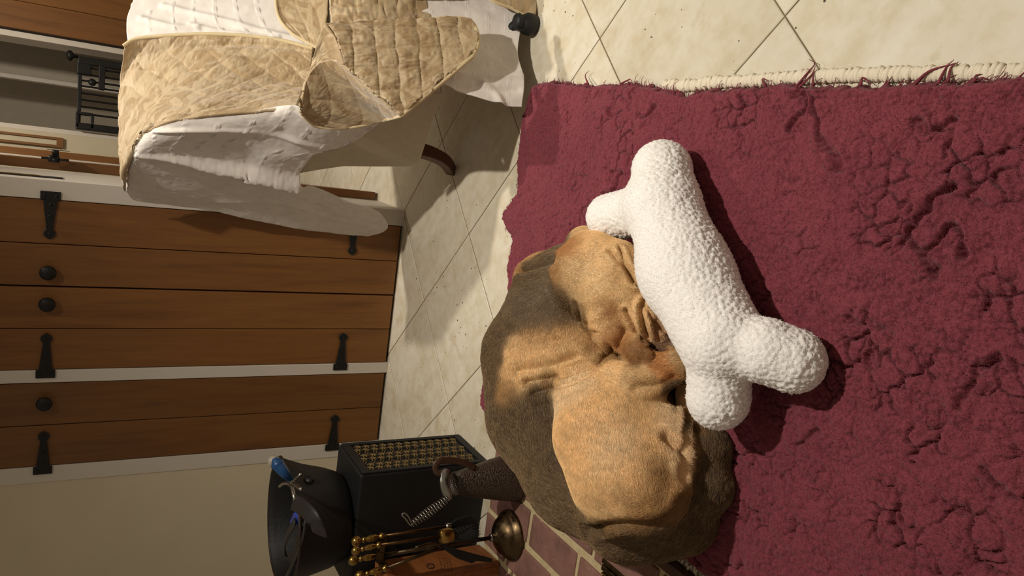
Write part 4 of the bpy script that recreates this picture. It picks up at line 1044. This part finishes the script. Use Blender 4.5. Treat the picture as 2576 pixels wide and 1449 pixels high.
# helmet-shaped coal bucket on the box
kc = bb(BL*.42, .185, BHt); RH = .168
buck = root('coal_bucket', kc, 'big black coal bucket with a flared lip standing on the black box', 'bucket')
prof = [(.001, .004), (.118, .004), (.128, .012), (.142, .05), (.156, .11), (.170, .150), (.176, .165)]
Vb, n_ = [], 64
inner = [(r-.005, h+.003) for r, h in prof[::-1]]
full = prof+[(.178, .168), (.173, .170)]+inner
for r, h in full:
    for k in range(n_):
        a = 2*math.pi*k/n_; lipa = math.exp(-(((a+.35+math.pi) % (2*math.pi)-math.pi)/.42)**2)*np.clip(h/.16, 0, 1)**3
        rr = r*(1+.05*lipa)+.006*math.sin(3*a)*(h/.16); hh = h+.018*lipa
        Vb.append(kc+np.array([math.cos(a)*rr, math.sin(a)*rr, hh]))
Fb = [(i*n_+k, i*n_+(k+1) % n_, (i+1)*n_+(k+1) % n_, (i+1)*n_+k) for i in range(len(full)-1) for k in range(n_)]
mk('bucket_body', Vb, Fb, simple('black_enamel', (11, 9, 8), .6, 0, .4, 25, .3, 90), buck, smooth=True)
rimL = []
for k in range(97):
    a = 2*math.pi*k/96; lipa = math.exp(-(((a+.35+math.pi) % (2*math.pi)-math.pi)/.42)**2); rr = .178*(1+.05*lipa)+.006*math.sin(3*a); rimL.append(kc+np.array([math.cos(a)*rr, math.sin(a)*rr, .168+.018*lipa]))
MB().tube(rimL[:-1], .0042, 8, closed=True).build('rim', simple('worn_rim', (44, 33, 26), .45, .3), buck, smooth=True)
for sg in (1, -1):
    a = -.55 if sg > 0 else math.pi-.55
    MB().lathe([(.014, 0), (.013, .006), (.003, .009)], kc+np.array([math.cos(a)*.160, math.sin(a)*.160, .12]), (math.cos(a), math.sin(a), .1), 14).build('handle_boss', M['iron'], buck, smooth=True)
# contents
def inb(px, py, dz): return at(px, py, BHt+dz)
lead = root('dog_lead', inb(760, 1320, .10), 'dark leather dog lead coiled in the black bucket, its clip over the rim', 'lead')
st1 = spline([inb(738, 1262, .205), inb(765, 1280, .20), inb(795, 1315, .185), inb(805, 1345, .15)], 24)
MB().tube(st1, .021, 10, flat=.14, upv=(.3, -.5, 1)).build('collar', M['strap'], lead, smooth=True)
st2 = spline([inb(742, 1312, .17), inb(722, 1350, .165), inb(716, 1385, .16), inb(728, 1412, .15), inb(746, 1390, .15), inb(756, 1350, .155), inb(762, 1318, .16)], 40)
MB().tube(st2, .015, 10, flat=.2, upv=(.2, 0, 1)).build('strap', M['strap'], lead, smooth=True)
st3 = spline([inb(768, 1310, .17), inb(762, 1350, .165), inb(745, 1400, .165), inb(722, 1448, .17), inb(700, 1480, .16)], 30)
MB().tube(st3, .009, 8, flat=.3, upv=(.2, 0, 1)).build('strap', M['strap'], lead, smooth=True)
cl = MB()
cl.tube(spline([inb(742, 1258, .205), inb(732, 1222, .205), inb(716, 1216, .20), inb(704, 1224, .195)], 14), .0045, 8)
cl.tube(spline([inb(737, 1212, .205), inb(748, 1200, .205), inb(757, 1192, .20)], 8), .003, 8)
cl.tube(spline([inb(735, 1214, .2), inb(748, 1224, .206), inb(758, 1232, .205)], 8), .004, 8)
cl.lathe([(.002, -.006), (.007, -.004), (.007, .004), (.002, .006)], inb(735, 1216, .2), (.3, 0, 1), 12)
cl.build('clip', M['steel'], lead, smooth=True)
bag = root('blue_tipped_tube', inb(705, 1165, .12), 'blue and white tube poking out over the lip of the black bucket', 'tube')
tb_ = spline([inb(735, 1212, .17), inb(716, 1190, .195), inb(700, 1170, .21), inb(690, 1153, .22)], 18)
MB().tube(tb_, np.interp(np.arange(18), [0, 8, 14, 17], [.006, .014, .018, .006]), 14).build('tube', simple('blue_plastic', (20, 66, 112), .35, var=.1), bag, smooth=True)
MB().tube(spline([inb(692, 1164, .216), inb(684, 1156, .219), inb(681, 1150, .219)], 8), [.0165, .0165, .016, .015, .013, .010, .007, .002], 14).build('cap', simple('white_cap', (160, 150, 134), .4), bag, smooth=True)
pk = root('blue_packet', inb(748, 1300, .11), 'small bright blue packet tucked between the straps in the black bucket', 'packet')
Gp = coons(spline([inb(734, 1312, .155), inb(746, 1286, .168)], 10), spline([inb(757, 1316, .150), inb(757, 1298, .162)], 10), spline([inb(734, 1312, .155), inb(757, 1316, .150)], 10), spline([inb(746, 1286, .168), inb(757, 1298, .162)], 10))
mk('packet', Gp.reshape(-1, 3), gfaces(10, 10), simple('blue_film', (44, 66, 170), .35), pk, smooth=True, solid=.008)

# pebbled leather jug with a sprung wire handle
jc = at(1300, 1199, ZH); jz = zat(1143, jc[0], jc[1])-ZH
def mat_pebble():
    t = NT('pebbled_leather'); v = t.coord('Object')
    vo = t.n('ShaderNodeTexVoronoi', _feature='SMOOTH_F1'); vo.inputs['Scale'].default_value = 290; t.l(v, vo.inputs['Vector'])
    col = t.ramp(vo.outputs['Distance'], [(0, srgb((82, 64, 48))), (.6, srgb((42, 32, 24)))])
    iv = t.n('ShaderNodeMath', _operation='SUBTRACT'); iv.inputs[0].default_value = 1; t.l(vo.outputs['Distance'], iv.inputs[1])
    return t.out(col, .38, t.bump(iv.outputs[0], .9, .003))
jug = root('leather_jug', jc, 'brown pebbled leather conical jug with a steel strap, on the bricks behind the dog', 'jug')
jr = [(.001, 0), (.060, 0), (.066, .005), (.065, .02), (.055, jz*.40), (.042, jz*.70), (.032, jz*.92), (.031, jz), (.026, jz+.001), (.026, jz*.9), (.03, jz*.7), (.001, jz*.65)]
MB().lathe(jr, jc, n=48, cap=False).build('jug_body', mat_pebble(), jug, smooth=True)
MB().lathe([(.0665, .0), (.0680, .002), (.0680, .007), (.0665, .010)], jc, n=48, cap=False).build('base_welt', M['leather'], jug, smooth=True)
jY = jc[1]
hd = spline([atY(1196, 1178, jY-.02), atY(1160, 1162, jY-.02), atY(1115, 1158, jY-.02), atY(1097, 1168, jY-.02), atY(1100, 1188, jY-.02), atY(1122, 1190, jY-.025)], 30)
MB().tube(hd, .009, 10, flat=.35, upv=(0, 1, .3)).build('handle', M['leather'], jug, smooth=True)
stp = spline([atY(1124, 1180, jY-.035), atY(1119, 1200, jY-.045), atY(1119, 1222, jY-.052), atY(1127, 1246, jY-.055), atY(1131, 1258, jY-.055)], 20)
MB().tube(stp, np.interp(np.arange(20), [0, 3, 16, 19], [.009, .0125, .012, .006]), 8, flat=.18, upv=(0, -1, .5)).build('steel_strap', M['steel'], jug, smooth=True)
q0, q1 = atY(1127, 1254, jY-.055), atY(1037, 1318, jY-.055)
ax_ = (q1-q0)/np.linalg.norm(q1-q0); e1 = np.cross(ax_, [0, 1, 0]); e1 /= np.linalg.norm(e1); e2 = np.cross(ax_, e1)
tt = np.linspace(0, 1, 15*14)
coil = q0+np.outer(tt, q1-q0)+(np.interp(tt, [0, .1, .55, 1], [.006, .010, .0125, .008]))[:, None]*(np.cos(tt*2*math.pi*14)[:, None]*e1+np.sin(tt*2*math.pi*14)[:, None]*e2)
MB().tube(coil, .0015, 6).build('wire_coil', M['steel'], jug, smooth=True)
MB().tube(spline([q0, (q0+q1)/2, q1, atY(1033, 1322, jY-.055), atY(1020, 1305, jY-.055), atY(1011, 1296, jY-.055), atY(1016, 1291, jY-.055), atY(1026, 1298, jY-.055), atY(1036, 1317, jY-.055)], 50), .0019, 6).build('wire_loop', M['steel'], jug, smooth=True)

# brass companion set
sc_ = at(1279, 1346, ZH+.01); SY = sc_[1]
stand = root('companion_stand', (sc_[0], sc_[1], ZH), 'tarnished brass fireside tool stand with a domed round base on the bricks', 'stand')
MB().lathe([(.001, 0), (.068, 0), (.070, .004), (.069, .010), (.0645, .0125), (.063, .018), (.0585, .0195), (.056, .026), (.048, .036), (.036, .045), (.022, .051), (.012, .055), (.010, .062)], (sc_[0], sc_[1], ZH), n=40).build('base', M['old_brass'], stand, smooth=True)
ztop = zat(962, sc_[0], sc_[1])
MB().tube([(sc_[0], sc_[1], ZH+.05), (sc_[0], sc_[1], ztop)], .0055, 12).build('pole', M['old_brass'], stand, smooth=True)
MB().lathe([(.010, 0), (.011, .003), (.010, .006)], (sc_[0], sc_[1], ZH+.062), n=16).build('collar', M['steel'], stand, smooth=True)
bk_ = MB()
for (x, y, rr) in ((958, 1372, .010), (955, 1400, .012), (962, 1425, .012)):
    c = atY(x, y, SY-.01); bk_.box(c, (.016, 0, 0), (0, .012, 0), (0, 0, .006))
bk_.tube(spline([atY(968, 1345, SY-.012), atY(962, 1375, SY-.008), atY(958, 1400, SY-.005), atY(962, 1440, SY-.008)], 16), .008, 8)
bk_.build('bracket', M['old_brass'], stand, bevel=.001)
def tool(name, label, h0, h1, s1, Y, shaft_r=.0042, mat='rod'):
    a, b, c = atY(*h0, Y), atY(*h1, Y), atY(*s1, Y)
    r = root(name, (a[0], a[1], c[2]), label, 'fire tool', 'brass handled fireside tools'); L = np.linalg.norm(b-a); ax = (b-a)/L
    pr = [(.001, 0), (.010, .002), (.015, .009), (.0165, .017), (.013, .026), (.006, .030), (.005, .034), (.009, .037), (.010, .040), (.006, .044), (.006, .047), (.009, .054), (.011, .063), (.0095, .066), (.0115, .068), (.0095, .070), (.0115, .072), (.0095, .074), (.010, .080), (.006, .088), (.006, .092), (.011, .095), (.012, .099), (.010, .104), (.005, .108)]
    s = L/.108
    MB().lathe([(q*min(1.25, s), h*s) for q, h in pr], a, ax, 20).build('handle', M['brass'], r, smooth=True)
    MB().tube([b-ax*.004, c], shaft_r, 10).build('shaft', M[mat], r, smooth=True)
    return r, c, (c-b)/np.linalg.norm(c-b)
bristle = simple('black_bristle', (26, 24, 24), .8, var=.5, scale=200, bump=.6, bscale=600)
g1, c, ax = tool('hearth_brush', 'brass handled brush with a brass cup and black bristles, on the tool stand', (884, 1388), (958, 1370), (1108, 1350), SY-.035)
MB().lathe([(.004, -.004), (.017, -.002), (.0195, .006), (.020, .018), (.019, .030), (.017, .034)], c, (atY(1140, 1346, SY-.035)-c), 24).build('ferrule', M['brass'], g1, smooth=True)
a_ = atY(1138, 1346, SY-.035); b_ = atY(1198, 1338, SY-.035)
MB().tube(spline([a_, (a_+b_)/2, b_], 8), [.016, .017, .018, .019, .020, .021, .021, .019], 14, flat=.75, upv=(0, 1, 0)).build('bristles', bristle, g1)
bw = MB(); axb = (b_-a_)/np.linalg.norm(b_-a_)
for k in range(150):
    o_ = np.array([random.uniform(-.019, .019), random.uniform(-.014, .014), 0]); bw.tube([b_-axb*.02+o_, b_+axb*random.uniform(-.002, .008)+o_*1.1], .0006, 4)
tag(bw.build('bristle_tips', bristle, g1), kind='stuff')
g2, c, ax = tool('shovel', 'brass handled ash shovel hanging nearest the black box, its dark pan turned away', (884, 1364), (966, 1348), (1126, 1324), SY-.01)
MB().lathe([(.006, -.006), (.009, 0), (.007, .010)], c, ax, 14).build('socket', M['steel'], g2, smooth=True)
p_ = [atY(1132, 1318, SY), atY(1132, 1334, SY), atY(1150, 1342, SY), atY(1196, 1334, SY), atY(1200, 1308, SY), atY(1180, 1297, SY), atY(1150, 1306, SY)]
MB().prism(p_, (0, .006, 0)).build('pan', M['black'], g2, bevel=.002)
g3, c, ax = tool('poker', 'brass handled poker hanging third on the tool stand, its shaft behind the pole', (876, 1412), (958, 1396), (1190, 1362), SY+.012, .005, 'old_brass')
g4, c, ax = tool('fire_tongs', 'brass handled tongs hanging lowest in the photo, crossing in front of the wooden crate', (893, 1452), (975, 1428), (1108, 1378), SY-.04, .0045, 'old_brass')
MB().tube(spline([c, atY(1090, 1366, SY-.045), atY(1045, 1378, SY-.05)], 10), .004, 8).build('arm', M['old_brass'], g4, smooth=True)
p_ = [atY(1104, 1374, SY-.04), atY(1122, 1366, SY-.04), atY(1150, 1382, SY-.04), atY(1240, 1406, SY-.04), atY(1238, 1415, SY-.04), atY(1198, 1412, SY-.04), atY(1188, 1418, SY-.04), atY(1150, 1405, SY-.04)]
MB().prism(p_, (0, .005, 0)).build('blade', M['iron'], g4, bevel=.0015)

# wooden crate, its end stamped
w1, w2 = at(1257, 1414, ZH), np.array([-.775, 2.0, ZH]); wd_ = (w2-w1); wd_[2] = 0; WLn = .20; wd_ /= np.linalg.norm(wd_); wx_ = np.array([-wd_[1], wd_[0], 0]); wx_ = -wx_ if wx_[0] > 0 else wx_
w1 = w1+wd_*.0; WLn = np.linalg.norm((w2-w1)[:2])-.004
M['crate'] = wood('crate_pine', (150, 90, 42), (104, 54, 22), 'Y', 1.0, .55, .1)
zc = zat(985, *(w1[:2]))-ZH
crate = root('wooden_crate', w1+wx_*.1, 'orange pine wine crate with a dark stamp, at the left behind the fire tools', 'crate')
for k, (z0, z1) in enumerate(((0, 1.0),)):
    MB().box(w1+wd_*WLn/2+wx_*.006+UZ*zc*(z0+z1)/2, wd_*WLn/2, wx_*.006, UZ*zc*(z1-z0)/2).build('plank', M['crate'], crate, bevel=.0015)
    MB().box(w1+wd_*.006+wx_*.16+UZ*zc*(z0+z1)/2, wd_*.006, wx_*.148, UZ*zc*(z1-z0)/2).build('plank', M['crate'], crate, bevel=.0015)
for (c_, hx_, hy_) in ((w1+wd_*WLn/2+wx_*.314, wd_*WLn/2, wx_*.006), (w1+wd_*(WLn-.006)+wx_*.16, wd_*.006, wx_*.148)):
    MB().box(c_+UZ*zc*.5, hx_, hy_, UZ*zc*.5).build('plank', M['crate'], crate, bevel=.0015)
MB().box(w1+wd_*WLn/2+wx_*.16+UZ*.006, wd_*(WLn/2-.013), wx_*.145, UZ*.006).build('bottom', M['crate'], crate)
stp = MB()
def pf_(px, py): return atP(px, py, w1-wx_*.0008, wx_)
def stroke(x0, y0, x1, y1, w=.0012):
    a, b = pf_(x0, y0), pf_(x1, y1); d_ = (b-a)/(np.linalg.norm(b-a)+1e-9); nn = np.cross(d_, wx_)*w
    stp.prism([a-nn, b-nn, b+nn, a+nn], -wx_*.0006)
random.seed(5)
for k in range(10):
    a = 2*math.pi*k/10; stroke(1083+9*math.cos(a), 1424+7*math.sin(a), 1083+9*math.cos(a+.55), 1424+7*math.sin(a+.55), .0013)
for (x, y) in ((1080, 1421), (1086, 1427), (1082, 1430), (1088, 1420)): stroke(x-3, y-1, x+3, y+1.5, .0016)
for row in range(4):
    for k in range(8):
        x, y = 1106+row*8+k*.9, 1404+k*4.2+row*1.2
        stroke(x-2.4+random.uniform(-1, 1), y-1+random.uniform(-.5, .5), x+2.4, y+random.uniform(-1, 1), .0007)
stp.build('stamp', simple('burnt_ink', (46, 22, 12), .8), crate)

# brass fender end on the hearth edge
f0 = at(1494, 1418, .03); FD_ = at(1566, 1449, .03)-at(1512, 1402, .03); FD_[2] = 0; FD_ /= np.linalg.norm(FD_); FN_ = np.array([FD_[1], -FD_[0], 0]); FN_ = -FN_ if FN_[0] > 0 else FN_
f0 = at(1513, 1403, .030); f0[2] = ZH
fend = root('brass_frame', f0+FD_*.15+FN_*.02, 'reeded dark brass frame corner lying on the bricks at the photo edge', 'frame')
for (w0, w1_, h0, h1, nm, mt) in ((0, .012, 0, .006, 'outer_band', 'old_brass'), (.0125, .026, 0, .010, 'moulding', 'old_brass'), (.0265, .031, 0, .014, 'reed', 'brass'), (.0325, .037, 0, .013, 'reed', 'brass'), (.039, .046, 0, .016, 'inner_band', 'old_brass')):
    MB().box(f0+FD_*(.15+w0*.25)+FN_*(w0+w1_)/2+UZ*(h0+h1)/2, FD_*(.15-w0*.25), FN_*(w1_-w0)/2, UZ*(h1-h0)/2).build(nm, M[mt], fend, bevel=.002)
MB().box(f0+FD_*.014+FN_*.10+UZ*.007, FD_*.004, FN_*.055, UZ*.007).build('end_band', M['old_brass'], fend, bevel=.002)
pn = MB().box(f0+FD_*.16+FN_*.10+UZ*.005, FD_*.14, FN_*.054, UZ*.003).build('panel', M['black'], fend)
for k in range(3):
    MB().box(f0+FD_*(.03+.016*k)+FN_*(.060+.006*k)+UZ*.0088, FD_*.004, FN_*.006, UZ*.0015).build('pale_mark', M['white'], pn, bevel=.001)
